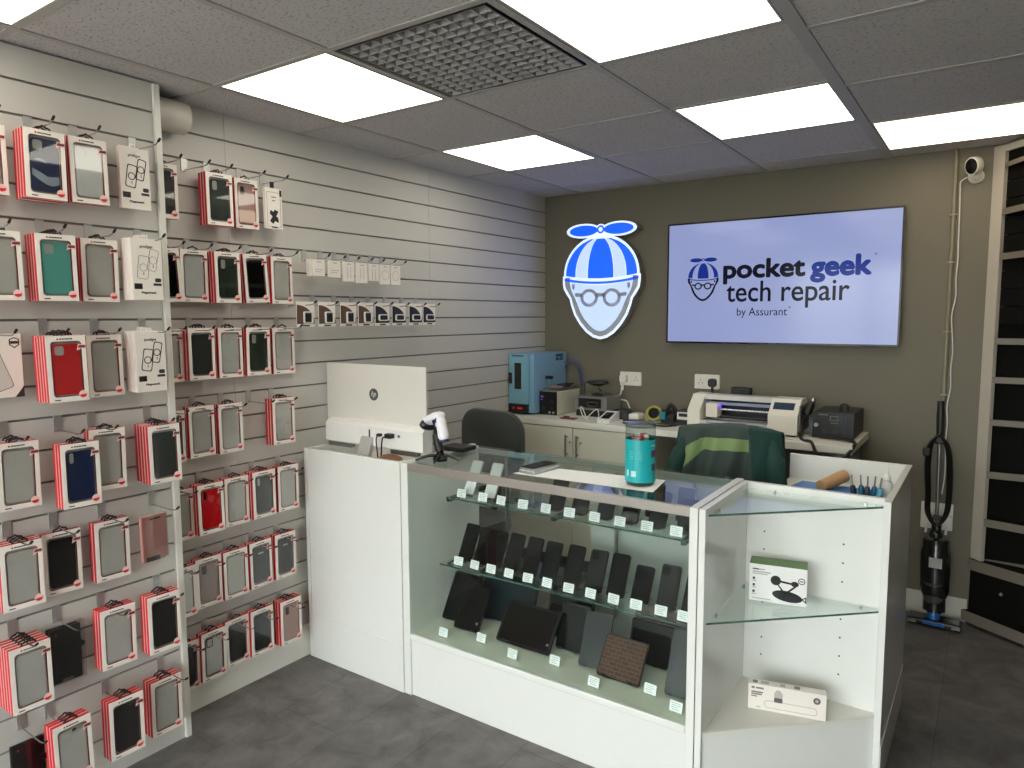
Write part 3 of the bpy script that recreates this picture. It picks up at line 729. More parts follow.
_br.inputs['Scale'].default_value = 1; _br.inputs['Brick Width'].default_value = .030; _br.inputs['Row Height'].default_value = .014; _br.inputs['Mortar Size'].default_value = .0012
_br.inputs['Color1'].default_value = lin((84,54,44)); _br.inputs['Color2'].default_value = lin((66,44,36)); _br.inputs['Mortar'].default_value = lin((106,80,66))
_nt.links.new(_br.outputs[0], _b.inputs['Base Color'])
dgl = mat('tablet_back_charcoal', (34,36,38), .3, spec=.35, noise=.15, scale=14)
slab('tablet','tablet',.738,-1.905,.268,.150,.205,.009,32,.05,'black tablet at the far left of the case deck',pblack,scr,.006)
slab('tablet','tablet',.822,-1.948,.268,.125,.185,.009,30,.02,'black tablet with a silver camera dot, overlapping the far left tablet',pblack,blackg,.004,'lens')
slab('laptop','laptop',.905,-1.800,.268,.285,.195,.012,17,.0,'dark blue-grey laptop standing behind the left pair of tablets',pblack,mat('laptop_lid_teal',(26,40,46),.3,spec=.35),.004,'cover')
slab('tablet','tablet',1.095,-1.945,.268,.245,.165,.010,36,.0,'wide reflective black tablet at the middle left front of the deck',pblack,blackg,.010,'lens')
slab('tablet','tablet',1.205,-1.790,.268,.200,.205,.009,18,.0,'square black tablet standing behind the wide middle tablet',pblack,scr,.010,'button')
slab('tablet','tablet',1.262,-1.868,.268,.120,.175,.009,22,.0,'small matt black tablet in the middle of the deck',pblack,blackg,.006)
slab('tablet','tablet',1.395,-1.935,.268,.105,.195,.009,26,.10,'tall charcoal tablet, back towards the glass, left of the painted brick reflection',pblack,dgl,.003,'cover')
slab('tablet','tablet',1.512,-1.965,.268,.165,.150,.009,36,-.02,'tablet with a brown brick reflection painted on its face, front of the deck',pblack,brown,.004,'cover')
slab('tablet','tablet',1.590,-1.800,.268,.225,.155,.010,14,.0,'black tablet with a painted brown reflection along its top, right rear of the deck',pblack,scr,.006)
slab('reflection_slab','reflection slab',1.600,-1.775,.268,.245,.200,.008,14,.0,'added slab painted with a brown brick reflection behind the right rear black tablet',brown,brown,.004,'cover')  # added slab, carries the painted reflection seen above the black tablet
slab('tablet','tablet',1.725,-1.950,.268,.085,.215,.010,26,.05,'tall narrow dark tablet against the right end of the case',pblack,dgl,.003,'cover')
DT = [(.779,-2.035),(.936,-1.990),(1.112,-2.030),(1.271,-1.985),(1.461,-2.040),(1.643,-1.975),(1.756,-2.030)]
for i,(x,y) in enumerate(DT):
    price(x, y, .282, 'white price card on the case deck, %s' % nth(['leftmost','second','third','fourth','fifth','sixth','rightmost'][i]), 'price cards on the case deck', random.uniform(-.1,.1))
# ---------------------------------------------------------------- things on the glass top
ZT = HT+.0008
pap = mat('paper_white', (240,240,238), .6)
def sheet(name, pts, z, m, label, th=.0006): 
    o = obj(name, G().prism(pts, 'z', z, z+th, 0), m); return tag(o, label, 'paper')
sheet('paper_sheet', [(1.10,-2.005),(1.646,-1.984),(1.615,-1.80),(1.145,-1.85)], ZT, pap, 'large white paper sheet under the turquoise jar on the glass top')
t = thing('boxed_phone', 'dark phone lying on a slim silver device at the left of the paper', 'phone', (1.157,-1.905,ZT+.001), 0, None)
t.rotation_euler = (0,0,-.12)
obj('body', G().prism(rrect(.078,.165,.008,4), 'z', 0, .009), silver, t)
obj('screen', G().prism(rrect(.072,.158,.006,4), 'z', .009, .0096), scrw, t)
t2 = thing('phone', 'black screened phone on top of the silver device, left of the paper', 'phone', (1.150,-1.900,ZT+.0112), -.12)
obj('body', G().prism(rrect(.072,.150,.008,4), 'z', 0, .008), silver, t2); obj('screen', G().prism(rrect(.069,.147,.007,4), 'z', .008, .0086), scr, t2)
# turquoise jar
t = thing('plastic_jar', 'clear plastic jar with a turquoise label and red treats on the paper', 'jar', (1.562,-1.900,ZT+.0008))
jar = glass('jar_plastic', (225,232,232), 1.0, 1.45)
lab = mat('label_turquoise', (22,168,176), .35)
obj('jar_wall', G().lathe([(.045,0),(.050,.004),(.050,.014),(.0515,.020),(.0515,.185),(.050,.195),(.051,.200),(.051,.212),(.046,.213)], n=28), jar, t, smooth=True)
g = G(); g.v = []; n = 36
for z in (.014,.160):
    for k in range(n): a = 2*PI*k/n; g.v.append((.0522*math.cos(a), .0522*math.sin(a), z))
g.f = [(k,(k+1)%n,n+(k+1)%n,n+k) for k in range(n)]; g.m = [0]*n
lb = obj('label', g, lab, t, smooth=True)
def onjar(g, a0, a1, z0, z1, m, r=.0526):
    st = 4
    for k in range(st):
        aa, ab = a0+(a1-a0)*k/st, a0+(a1-a0)*(k+1)/st
        g.add([(r*math.cos(aa),r*math.sin(aa),z0),(r*math.cos(ab),r*math.sin(ab),z0),(r*math.cos(ab),r*math.sin(ab),z1),(r*math.cos(aa),r*math.sin(aa),z1)], [(0,1,2,3)], m)
g = G(); B0 = math.atan2(-2.214,.986)   # towards the viewer
for k in range(4): onjar(g, B0-.75, B0-.45, .118-.008*k, .121-.008*k, 0); onjar(g, B0-.15, B0+.1, .118-.008*k, .121-.008*k, 0)
onjar(g, B0-.62, B0-.28, .034, .054, 1); onjar(g, B0-1.0, B0-.82, .034, .056, 1)
onjar(g, B0+.75, B0+1.15, .100, .124, 2); onjar(g, B0+1.15, B0+1.32, .100, .124, 3); onjar(g, B0+.8, B0+1.25, .055, .078, 2); onjar(g, B0+.8, B0+1.15, .138, .143, 1)
obj('label_print', g, [mat('label_pale',(110,205,208),.4), mat('label_white',(200,230,230),.4), mat('label_dark',(24,60,80),.4), inkred], lb)
obj('lid', G().lathe([(.051,.2005),(.053,.201),(.053,.2125),(.050,.2145),(.001,.2145)], n=28), glass('jar_lid_clear',(225,225,222),.6,1.4,.25), t, smooth=True)
g = G(); random.seed(3)
for k in range(40):
    a = random.uniform(0,2*PI); r = random.uniform(0,.036); g.ell((r*math.cos(a), r*math.sin(a), random.uniform(.012,.172)), (.010,.010,.008), 8, k%2 and (k%4==1))
o = obj('wrapped_sweets', g, [mat('sweet_red',(196,80,76),.4), mat('sweet_white',(232,226,220),.4)], t, smooth=True); o['kind'] = 'stuff'
random.seed(11)
# handheld scanner on its stand
t = thing('scanner_stand', 'black flexible scanner stand on the left corner of the glass top', 'scanner stand', (.725,-1.975,ZT))
g = G(); g.lathe([(.028,0),(.030,.008),(.022,.022),(.014,.034),(.012,.05)], n=16); obj('base', g, blackg, t, smooth=True)
for (dx,dy) in ((-.078,-.062),(.075,.030),(-.060,.066),(.020,-.060)):
    obj('leg', G().tube([(dx*.15,dy*.15,.022),(dx*.5,dy*.5,.020),(dx,dy,.003)], [.007,.006,.004], 8, sub=3), black, t, smooth=True)
obj('neck', G().tube([(0,0,.04),(-.016,0,.085),(-.016,-.002,.115),(-.008,-.006,.146)], [.018,.016,.013,.017], 12, sub=4), black, t, smooth=True)
obj('cradle', G().lathe([(.001,.143),(.022,.146),(.027,.158),(.022,.166)], (-.006,-.006,0), 14, 0, 1.2, .9), black, t, smooth=True)
sc_ = thing('barcode_scanner', 'white and black handheld barcode scanner resting in the black stand', 'barcode scanner', (.722,-2.005,ZT+.142), math.radians(-18))
navyr = mat('scanner_navy', (34,32,78), .4); swh = mat('scanner_white',(232,230,236),.35)
R16 = Matrix.Rotation(math.radians(-20),4,'Y')
g = G(); g.lathe([(.004,.062),(.016,.058),(.024,.042),(.028,.015),(.027,-.02),(.029,-.042)], n=20, ax='x', sx=1.1, sy=.78); g.xf(R16)
obj('head', g, swh, sc_, loc=(.0,0,.034), smooth=True)
g = G(); g.lathe([(.030,-.058),(.036,-.050),(.036,-.036),(.029,-.028)], n=20, ax='x', sx=1.2, sy=.72); g.lathe([(.001,-.0605),(.026,-.0595),(.031,-.055)], n=20, ax='x', sx=1.2, sy=.72); g.xf(Matrix.Rotation(math.radians(-32),4,'Y'))
obj('window_bezel', g, [mat('scanner_bezel',(24,22,44),.3)], sc_, loc=(.0,0,.030), smooth=True)
obj('grip', G().tube([(.036,0,.040),(.054,.000,.010),(.068,.000,-.028),(.072,.000,-.044)], [.024,.021,.022,.018], 12, sub=4), swh, sc_, smooth=True)
obj('grip_band', G().tube([(.026,0,.026),(.052,.000,.030)], [.026,.025], 12), navyr, sc_, smooth=True)
obj('grip_base', G().tube([(.0715,.000,-.043),(.074,.000,-.051)], .0195, 12), navyr, sc_, smooth=True)
o = obj('card_reader_slab', G().bx(.575,-1.80,ZT,.70,-1.70,ZT+.018,0,b=.003), black, None, (0,0,0)); tag(o, 'flat black device behind the scanner stand on the glass top', 'device')
# ---------------------------------------------------------------- all-in-one computer in the cash desk
t = thing('all_in_one_computer', 'white all-in-one computer seen from behind, standing in the cash desk', 'computer', (.325,-1.945,.886), 0, None)
pw = mat('computer_white', (214,210,202), .4); pw2 = mat('computer_base_white', (230,228,224), .35)
g = G(); g.bx(-.302,0,.165,.302,.012,.452,0,b=.002); obj('display', g, pw, t)
scn = obj('screen', G().bx(-.298,.012,.19,.298,.0135,.448,0), blackg, t)
g = G(); g.prism([(-.001,.205),(-.028,.196),(-.042,.185),(-.042,.105),(-.030,.098),(.016,.098),(.016,.205)], 'x', -.268, .318); obj('lower_housing', g, pw2, t)
hp = obj('maker_logo', G().prism(circ(.0265,28,.0,.322), 'y', -.0012, .0002), mat('logo_grey',(70,74,74),.35), t)
tl_ = text_obj('logo_letters', 'hp', pw, -.015, .015, .306, .338, -.0012, hp, shear=.35, depth=.0005)
g = G(); g.prism([(-.050,.135),(-.040,.145),(-.028,.145),(-.075,.004),(-.098,.004)], 'x', -.035, .035); obj('easel_leg', g, mat('silver_leg',(190,187,182),.35,metal=.35), t)
g = G(); g.prism(rrect(.008,.055,.003,3,.012,.148), 'y', -.0435, -.041); obj('cable_slot', g, dark, t)
g = G(); g.tube([(.075,-.044,.160),(.078,-.060,.158),(.082,-.072,.135),(.085,-.066,.05),(.082,-.060,.0)], .0032, 6, sub=4)
g2_ = G(); g2_.bx(.070,-.062,.152,.090,-.042,.164,0,b=.002); obj('power_plug', g2_, black, t)
obj('power_cable', g, black, t, smooth=True)
obj('video_plug', G().bx(.125,-.070,.150,.162,-.042,.170,0,b=.003), black, t)
obj('video_cable', G().tube([(.140,-.066,.158),(.118,-.070,.150),(.108,-.068,.10),(.098,-.064,.02),(.096,-.060,.0)], .0034, 6, sub=4), black, t, smooth=True)
obj('port_row', G().prism(rrect(.014,.012,.002,3,.185,.160), 'y', -.0435, -.041), mat('port_grey',(120,118,122),.4), t)
for a_, b_ in ((-.27,-.12),(.12,.27)): obj('rear_foot', G().bx(a_,-.03,.078,b_,0,.099,0,b=.003), steel, t)
o = obj('leather_pouch', G().ell((0,0,0),(.062,.040,.024),18).xf(Matrix.Identity(4)), mat('tan_leather',(128,86,54),.5,noise=.1,scale=30), None, (.478,-2.005,.946), smooth=True); tag(o, 'rounded brown leather item beside the computer cables in the cash desk', 'pouch')
o = obj('cable_box', G().bx(-.10,-.05,0,.10,.05,.036,0,b=.003), white, None, (.478,-2.01,.886)); tag(o, 'small white box under the brown leather item inside the cash desk', 'box')
# ---------------------------------------------------------------- corner display unit
t = thing('corner_display_unit', 'white corner display unit with triangular glass shelves', 'display unit', (1.842,-2.09,0))
def L(x,y): return (x-1.842, y+2.09)
obj('side_panel', G().bx(0,-.006,0,.020,.45,HT,0,b=.001), white2, t)
obj('back_panel', G().bx(.0201,.430,0,.448,.452,HT,0,b=.001), white2, t)
tri = [L(1.8622,-2.084),L(2.288,-1.690),L(2.288,-1.6625),L(1.8622,-1.6625)]
obj('bottom_shelf', G().prism(tri,'z',.238,.256), white, t)
fr = [L(1.8622,-2.080),L(2.288,-1.686),L(2.284,-1.672),L(1.8622,-2.062)]
obj('plinth_front', G().prism(fr,'z',0,.2375), white2, t)
for z in (.946,.606):
    s = obj('glass_shelf', G().prism([L(1.863,-2.072),L(2.287,-1.682),L(2.287,-1.6635),L(1.863,-1.6635)],'z',z-.006,z), clearglass, t)
    obj('front_edge', G().prism([L(1.863,-2.0725),L(2.287,-1.6825),L(2.2866,-1.6815),L(1.863,-2.0715)],'z',z-.0062,z+.0002), gedge, s)
    for (x,y) in ((1.868,-1.99),(1.955,-1.669),(2.235,-1.669),(1.868,-1.70)):
        obj('shelf_pin', G().bx(x-1.842-.004,y+2.09-.004,z-.012,x-1.842+.004,y+2.09+.004,z+.002,0,b=.001), chrome, t)
g = G()
for x in (1.923,2.175):
    for k in range(8):
        z = .798-.0635*k
        if abs(z-.606) < .02: continue
        g.prism(circ(.0032,8,x-1.842,z),'y',.4296,.4302)
obj('pin_holes', g, dark, t)['kind'] = 'stuff'
# boxes in it
t = thing('charger_box', 'white and green box with a three-part charging stand pictured, upper glass shelf', 'box', (2.005,-1.800,.6065), .19)
gm = mat('box_green', (88,122,66), .5)
obj('carton', G().bx(-.088,0,0,.088,.075,.125,0,b=.0008), [pap], t)
obj('top_flap', G().bx(-.088,.0005,.1249,.088,.0745,.1258), gm, t)
g = G(); g.prism(circ(.016,18,-.006,.077),'y',-.0006,0,0); g.prism(circ(.012,16,.052,.072,.009),'y',-.0006,0,0)
g.prism([(c*1,.0+s) for c,s in [(.030+.046*math.cos(a*PI/12)*1.0, .028+.018*math.sin(a*PI/12)-.10*.046*math.cos(a*PI/12)) for a in range(24)]],'y',-.0006,0,0)
g.prism([(.000,.080),(.050,.074),(.050,.068),(.000,.073)],'y',-.0006,0,0); g.prism([(-.004,.068),(.002,.066),(.026,.036),(.020,.034)],'y',-.0006,0,0); g.prism([(.052,.066),(.056,.062),(.026,.034),(.020,.037)],'y',-.0006,0,0)
obj('printed_stand', g, black, t)
g = G(); g.ring(circ(.0105,18,.072,.084),circ(.008,18,.072,.084),'y',-.0006,0,0); g.bx(.067,-.0006,.0825,.077,0,.0855,0); g.bx(-.078,-.0006,.106,-.058,0,.110,0); g.bx(-.057,-.0006,.106,-.040,0,.110,1)
g.bx(-.078,-.0006,.097,-.022,0,.101,1); g.bx(-.078,-.0006,.091,-.030,0,.094,1)
for k in range(3): g.bx(-.077,-.0006,.072-.022*k,-.070,0,.080-.022*k,0); g.bx(-.078,-.0006,.066-.022*k,-.066,0,.069-.022*k,1)
g.bx(-.078,-.0006,.008,-.020,0,.011,1)
g.ring([(.072,.026),(.0875,.034),(.0875,.012)],[(.077,.0255),(.0845,.029),(.0845,.019)],'y',-.0006,0,0)
obj('printed_text', g, [ink, mat('print_pale',(178,176,172),.5)], t)
t = thing('speaker_box', 'long low white box lying on the bottom shelf of the corner unit', 'box', (2.052,-1.832,.2565), .24)
obj('carton', G().bx(-.118,0,0,.118,.035,.086,0,b=.0008), [cwhite], t)
g = G(); g.bx(-.108,-.0006,.070,-.098,0,.078,0); g.bx(-.095,-.0006,.071,-.070,0,.077,0); g.bx(-.108,-.0006,.057,-.072,0,.062,0); g.bx(-.108,-.0006,.050,-.076,0,.055,0); g.bx(-.108,-.0006,.043,-.090,0,.047,0); g.bx(-.092,-.0006,.008,-.080,0,.012,1)
g.prism(rrect(.026,.016,.004,3,-.025,.042),'y',-.0006,0,2); g.prism([(-.038,.050),(-.012,.050),(-.012,.064),(-.018,.074),(-.025,.077),(-.032,.074),(-.038,.064)],'y',-.0005,0,1)
g.ring(rrect(.160,.026,.012,5,.012,.024),rrect(.156,.022,.010,5,.012,.024),'y',-.0006,0,1); g.prism(circ(.011,18,.090,.062),'y',-.0006,0,2); g.prism(circ(.005,12,.090,.062),'y',-.0009,0,1)
for (a,b,m) in ((-.105,-.09,0),(-.080,-.055,1),(-.02,-.005,1),(.022,.040,0)): g.bx(a,.008,.086,b,.026,.0866,m)
obj('printed_artwork', g, [mat('print_mid',(130,128,126),.5), mat('print_soft',(186,180,176),.5), mat('print_dark',(96,92,92),.5)], t)
# tray counter behind the corner unit
t = thing('rear_counter', 'white counter with a sunken tray top behind the corner display unit', 'counter', (1.862,-1.635,0))
def Q(x,y): return (x-1.862, y+1.635)
obj('side_panel', G().bx(2.2905-1.862,-.065,0,2.311-1.862,.605,HT,0,b=.001), white2, t)
obj('back_panel', G().bx(0,.587,0.05,2.290-1.862,.605,HT,0,b=.001), white2, t)
obj('tray_shelf', G().bx(0,.0,.846,2.290-1.862,.586,.864,0,b=.001), white, t)
obj('left_panel', G().bx(0,0,0,.018,.586,.8455,0), white2, t)
obj('plinth_strip', G().bx(.4492,-.060,0,.4515,.600,.16,0), white2, t)
o = obj('blue_mat', G().prism([(1.905,-1.225),(2.195,-1.245),(2.195,-1.12),(1.925,-1.10)],'z',.8648,.8668), mat('blue_card',(34,108,176),.45)); tag(o, 'blue sheet lying in the tray of the rear counter', 'sheet')
t = thing('cardboard_tube', 'short tan cardboard tube leaning across the blue sheet in the tray', 'tube', (2.050,-1.155,.892), 0, None, (0,math.radians(0),0))
kraft = mat('kraft_card', (190,148,104), .7, noise=.06, scale=30)
g = G(); g.lathe([(.020,-.065),(.0245,-.065),(.0245,.065),(.020,.065)], n=22, ax='y'); g.xf(Matrix.Rotation(math.radians(-32),4,'Z')@Matrix.Rotation(math.radians(14),4,'X')); obj('tube_wall', g, kraft, t, smooth=True)
def tool(x, y, tx, ty, m, label):
    t = thing('screwdriver', label, 'screwdriver', (x, y, .8655), 0, 'small tools standing in the rear counter tray', (math.radians(ty), math.radians(tx), 0))
    obj('handle', G().lathe([(.008,0),(.0105,.012),(.0105,.070),(.007,.082)], n=10), m, t, smooth=True)
    obj('shaft', G().tube([(0,0,.081),(0,0,.118)], .0032, 6), chrome, t)
tb = mat('tool_blue', (28,92,128), .3); tn = mat('tool_navy', (24,40,72), .35); tp = mat('tool_pale_blue', (90,170,200), .3)
for i,(x,y,a,b,m,c) in enumerate(((2.172,-1.43,-8,0,tn,'navy'),(2.192,-1.415,-4,3,tb,'blue'),(2.208,-1.43,0,0,tn,'navy'),(2.224,-1.418,3,-2,tb,'blue'),(2.240,-1.43,6,2,tp,'pale blue'))):
    tool(x, y, a, b, m, '%s handled precision screwdriver, %s of the five standing in the tray' % (c, ['leftmost','second','middle','fourth','rightmost'][i]))
t = thing('glue_bottle', 'translucent squeeze bottle with a pointed nozzle in the tray corner', 'bottle', (2.262,-1.385,.8655))
obj('bottle_wall', G().lathe([(.020,0),(.022,.004),(.022,.085),(.018,.098),(.010,.104)], n=18), mat('bottle_milky',(196,198,196),.3), t, smooth=True)
obj('nozzle', G().lathe([(.013,.104),(.013,.116),(.006,.124),(.002,.148)], n=14), white, t, smooth=True)
# ---------------------------------------------------------------- illuminated logo on the back wall
blue_e = mat('sign_blue_lit', (20,90,235), .4, emit=(6,78,250), es=1.15)
face_e = mat('sign_face_lit', (120,128,160), .4, emit=(165,185,255), es=1.35)
edge_e = mat('sign_edge_lit', (150,158,175), .4, emit=(215,230,255), es=1.05)
sgrey = mat('sign_grey', (176,184,190), .45); sside = mat('sign_return', (132,134,128), .5)
def logo_outline():
    h = [(0,.020),(.022,.018),(.030,.010)]
    right = []
    # dome, brim end, ear, jaw (x, z measured down from the top)
    return None
def arc_dome(hw, zt, zb, n=14, cx=0):
    return [(cx+hw*math.sin(PI/2*i/n), zb-(zb-zt)*math.cos(PI/2*i/n)) for i in range(n+1)]
def sym(half): return half+[(-x, z) for x, z in half[::-1] if abs(x) > 1e-6]
def flip(pts, W, top, cx): return [(cx+x*W, top-z*W) for x, z in pts]
FACE = [(.272,.300),(.276,.370),(.270,.415),(.245,.455),(.225,.480),(.215,.520),(.190,.585),(.150,.645),(.100,.697),(.050,.728),(.0,.740)]
FACE2 = [(.256,.340),(.260,.372),(.254,.408),(.230,.445),(.210,.475),(.199,.515),(.175,.577),(.138,.632),(.092,.680),(.046,.710),(0,.722)]
FACE3 = [(.222,.340),(.224,.372),(.218,.400),(.208,.430),(.180,.480),(.165,.515),(.143,.565),(.112,.612),(.074,.652),(.038,.678),(0,.688)]
DOME = arc_dome(.268, .078, .330)
BR = [(.268,.330),(.276,.335),(.272,.352)]
def petal(sx): return [(sx*(.122+.103*math.cos(2*PI*i/24)), .048+.034*math.sin(2*PI*i/24)-.0*i) for i in range(24)]
def logo(t, W, cx, top, y, m_edge, m_blue, m_face, m_grey, m_side, depth, lit=True):
    def add(name, polys, m, a, b):
        g = G()
        for p in polys: g.prism(flip(p, W, top, cx), 'y', y-b, y-a, 0)
        return obj(name, g, m, t)
    hub = [(.026*math.cos(2*PI*i/20), .046+.026*math.sin(2*PI*i/20)) for i in range(20)]
    big = [(sx*(.125+.122*math.cos(2*PI*i/28)), .048+.046*math.sin(2*PI*i/28)) for sx in (1,) for i in range(28)]
    bigm = [(-a, b) for a, b in big]
    hub2 = [(a*1.35, .046+(b-.046)*1.35) for a, b in hub]
    body = sym([(0,.066),(.05,.068)]+DOME[3:]+[(.276,.332)]+FACE[1:])
    if depth:
        g = G()
        for p in (body, big, bigm, hub2): g.prism(flip(p, W, top, cx), 'y', y, y+depth, 0)
        obj('return_edge', g, m_side, t)
    e = .0012
    add('lit_border', [body, big, bigm, hub2], m_edge, 0, e)
    def dome_pt(f, k):   # f -1..1 across, k 0..1 down
        z = .094+(.330-.094)*k; w = .252*math.sqrt(max(0, 1-(1-k)**2)); return (f*w, z)
    def stripe(f0, f1): 
        n = 10; bow = lambda f: .022*(1-f*f)
        a = [dome_pt(f0, .04+.96*i/n) for i in range(n+1)]; b = [dome_pt(f1, .04+.96*i/n) for i in range(n+1)]
        a[-1] = (a[-1][0], .330+bow(f0)); b[-1] = (b[-1][0], .330+bow(f1)); mid=[((a[-1][0]*.5+b[-1][0]*.5), .330+bow((f0+f1)/2))]
        return a+mid+b[::-1]
    add('cap_stripe', [stripe(-1,-.72)], m_blue, e, 2*e); add('cap_stripe', [stripe(-.36,.36)], m_blue, e, 2*e); add('cap_stripe', [stripe(.72,1)], m_blue, e, 2*e)
    add('cap_panel', [stripe(-.70,-.38)], m_face, e, 2*e); add('cap_panel', [stripe(.38,.70)], m_face, e, 2*e)
    brim = [(-.262+.524*i/14, .346+.026*(1-(2*i/14-1)**2)) for i in range(15)]; brim2 = [(a, b+.015) for a, b in brim]
    add('brim', [brim+brim2[::-1]], m_blue, e, 2*e)
    g = G(); A = flip(sym(FACE2), W, top, cx); B = flip(sym(FACE3), W, top, cx)
    n = len(A); 
    m_ = len(FACE2)
    for i in range(n-1):
        g.prism([A[i],A[i+1],B[i+1],B[i]], 'y', y-2*e, y-e, 0)
    obj('face_line', g, m_grey, t)
    chin = [(a*.985, b) for a, b in FACE3]
    under = [(.222-.444*i/10, .368+.026*(1-(2*i/10-1)**2)) for i in range(11)]
    add('face', [sym(chin)[:len(chin)]+sym(chin)[len(chin):]+under[::-1][1:-1]], m_face, e, 1.6*e)
    g = G()
    for sx in (-1,1):
        g.ring(flip([(sx*.080+.064*math.cos(2*PI*i/24),.474+.058*math.sin(2*PI*i/24)) for i in range(24)],W,top,cx), flip([(sx*.080+.041*math.cos(2*PI*i/24),.474+.037*math.sin(2*PI*i/24)) for i in range(24)],W,top,cx), 'y', y-2.6*e, y-1.6*e, 0)
        g.prism(flip([(sx*.130,.446),(sx*.178,.440),(sx*.186,.452),(sx*.178,.466),(sx*.138,.468)],W,top,cx),'y', y-2.6*e, y-1.6*e, 0)
    g.prism(flip([(-.028,.444),(.028,.444),(.028,.468),(-.028,.468)],W,top,cx),'y', y-2.6*e, y-1.6*e, 0)
    obj('glasses', g, m_grey, t)
    for sx in (-1,1): add('sideburn', [[(sx*.186,.384),(sx*.206,.384),(sx*.206,.410),(sx*.196,.422),(sx*.186,.410)]], m_grey, 1.6*e, 2.2*e)
    for sx in (-1,1): add('propeller_blade', [[(a, b) for a, b in petal(sx)]], m_blue, e, 2*e)
    add('propeller_hub', [hub], m_blue, 2*e, 3*e); add('hub_centre', [[(a*.55,.046+(b-.046)*.55) for a,b in hub]], m_edge, 3*e, 4*e)
t = thing('illuminated_sign', 'glowing blue and white sign of a bespectacled head in a propeller cap', 'sign', (.462,-.078,1.395))
logo(t, 1.0, 0, .741, 0, edge_e, blue_e, face_e, sgrey, sside, .070)
t['label'] = 'glowing blue and white sign of a bespectacled head in a propeller cap'
obj('standoff', G().bx(-.12,.070,.25,-.10,.077,.27).bx(.10,.070,.25,.12,.077,.27).bx(-.01,.070,.5,.01,.077,.52), steel, t)
# ---------------------------------------------------------------- television
t = thing('television', 'large wall television showing a pale blue shop logo slide', 'television', (1.526,-.060,1.735))
obj('casing', G().bx(-.610,.004,-.335,.610,.045,.335,0,b=.004), black, t)
obj('wall_bracket', G().bx(-.20,.045,-.15,.20,.059,.15,0), dark, t)
g = G(); g.ring(rrect(1.244,.704,.003,3), rrect(1.228,.686,.002,3), 'y', -.004, .006, 0); obj('bezel', g, blackg, t)
def screen_mat():
    m = mat('screen_lit', (20,22,28), .12, emit=(160,172,222), es=.78, spec=.4)
    return m
sc = obj('screen', G().bx(-.614,-.0005,-.343,.614,.0035,.343,0), screen_mat(), t)
tink = mat('screen_ink', (4,5,10), .12, emit=(22,23,40), es=.6, spec=.1); tblue = mat('screen_blue', (10,20,50), .12, emit=(22,48,140), es=.85, spec=.1)
def TX(s, x0, x1, z0, z1, m, bold=0): return text_obj('screen_lettering', s, m, x0-1.526, x1-1.526, z0-1.735, z1-1.735, -.0010, t, bold=bold, depth=.0003)
TX('pocket', 1.241, 1.688, 1.722, 1.862, tink, .011)
TX('geek', 1.712, 2.012, 1.718, 1.862, tblue, .013)
TX('tech repair', 1.262, 1.910, 1.585, 1.738, tink, .003)
TX('by Assurant', 1.325, 1.600, 1.530, 1.588, tink, .0)
for (x,z) in ((2.026,1.856),(1.612,1.588)):
    obj('registered_mark', G().ring(circ(.0055,12,x-1.526,z-1.735),circ(.0035,12,x-1.526,z-1.735),'y',-.0014,-.001,0), tink, t)
lg = bpy.data.objects.new('screen_logo', None); C.objects.link(lg); lg.parent = t
scol = mat('screen_pale', (20,22,28), .12, emit=(160,172,222), es=.78, spec=.4)
_n0 = len(bpy.data.objects)
logo(lg, .355, -.402, .150, -.0009, scol, tblue, scol, tink, tink, 0)
obj('maker_name', G().bx(-.020,-.0048,-.3505,.020,-.0040,-.3465), mat('maker_print',(90,90,92),.5), t)
# ---------------------------------------------------------------- workbench along the back wall
DZ = .925
t = thing('workbench', 'white workbench along the back wall with two-door cupboards beneath', 'workbench', (.018,-.53,0))
obj('worktop', G().bx(.004,0,DZ-.036,2.005,.528,DZ,0,b=.002), mat('bench_top',(226,224,212),.35), t)
obj('carcass', G().bx(.004,.024,.09,1.0,.528,DZ-.0365,0), cream, t)
obj('plinth', G().bx(.004,.06,0,1.0,.075,.09,0), dark, t)
for (a,b,h) in ((.006,.498,.462),(.502,.998,.535)):
    d = obj('door', G().bx(a,.004,.095,b,.0235,DZ-.040,0,b=.0015), cream, t)
    obj('handle', G().tube([(h,-.022,.845),(h,-.024,.715)], .006, 10).bx(h-.003,-.022,.725,h+.003,.004,.731).bx(h-.003,-.022,.829,h+.003,.004,.835), steel, d, smooth=True)
    obj('lock', G().prism(circ(.006,10,h+.018,.80),'y',-.002,.004,0), steel, d)
obj('leg', G().bx(1.93,.05,0,1.97,.09,DZ-.037,0), steel, t); obj('leg', G().bx(1.93,.46,0,1.97,.50,DZ-.037,0), steel, t)
bz = DZ+.0005
# blue drying oven
t = thing('bench_oven', 'pale blue bench oven with a dark window against the slatwall', 'oven', (.006,-.450,bz))
ob = mat('oven_blue', (122,172,192), .35, coat=.2); ob2 = mat('oven_side_blue', (128,170,200), .35, coat=.2)
obj('body', G().bx(.0,.02,.012,.178,.425,.385,0,b=.002), ob2, t)
d = obj('door', G().bx(-.001,.0,.068,.150,.0195,.383,0,b=.003), ob, t)
obj('window', G().prism(rrect(.050,.165,.003,3,.070,.245),'y',-.0015,.0), mat('oven_window',(40,36,34),.15,coat=.4), d)
obj('latch', G().bx(.004,-.010,.195,.027,0,.265,0,b=.003), black, d)
obj('name_strip', G().bx(.025,-.0015,.368,.112,0,.376), mat('print_navy',(28,48,70),.5), d)
c = obj('control_panel', G().bx(-.003,.001,.012,.140,.0195,.066,0,b=.001), black, t)
g = G()
for x in (.030,.064,.078,.092): g.bx(x,-.0008,.034,x+.010,.001,.046)
obj('red_display', g, mat('display_red',(160,40,44),.4,emit=(200,40,50),es=.5), c)
My = Matrix.Translation((.1785,0,0)) @ Matrix.Rotation(PI/2,4,'Z')
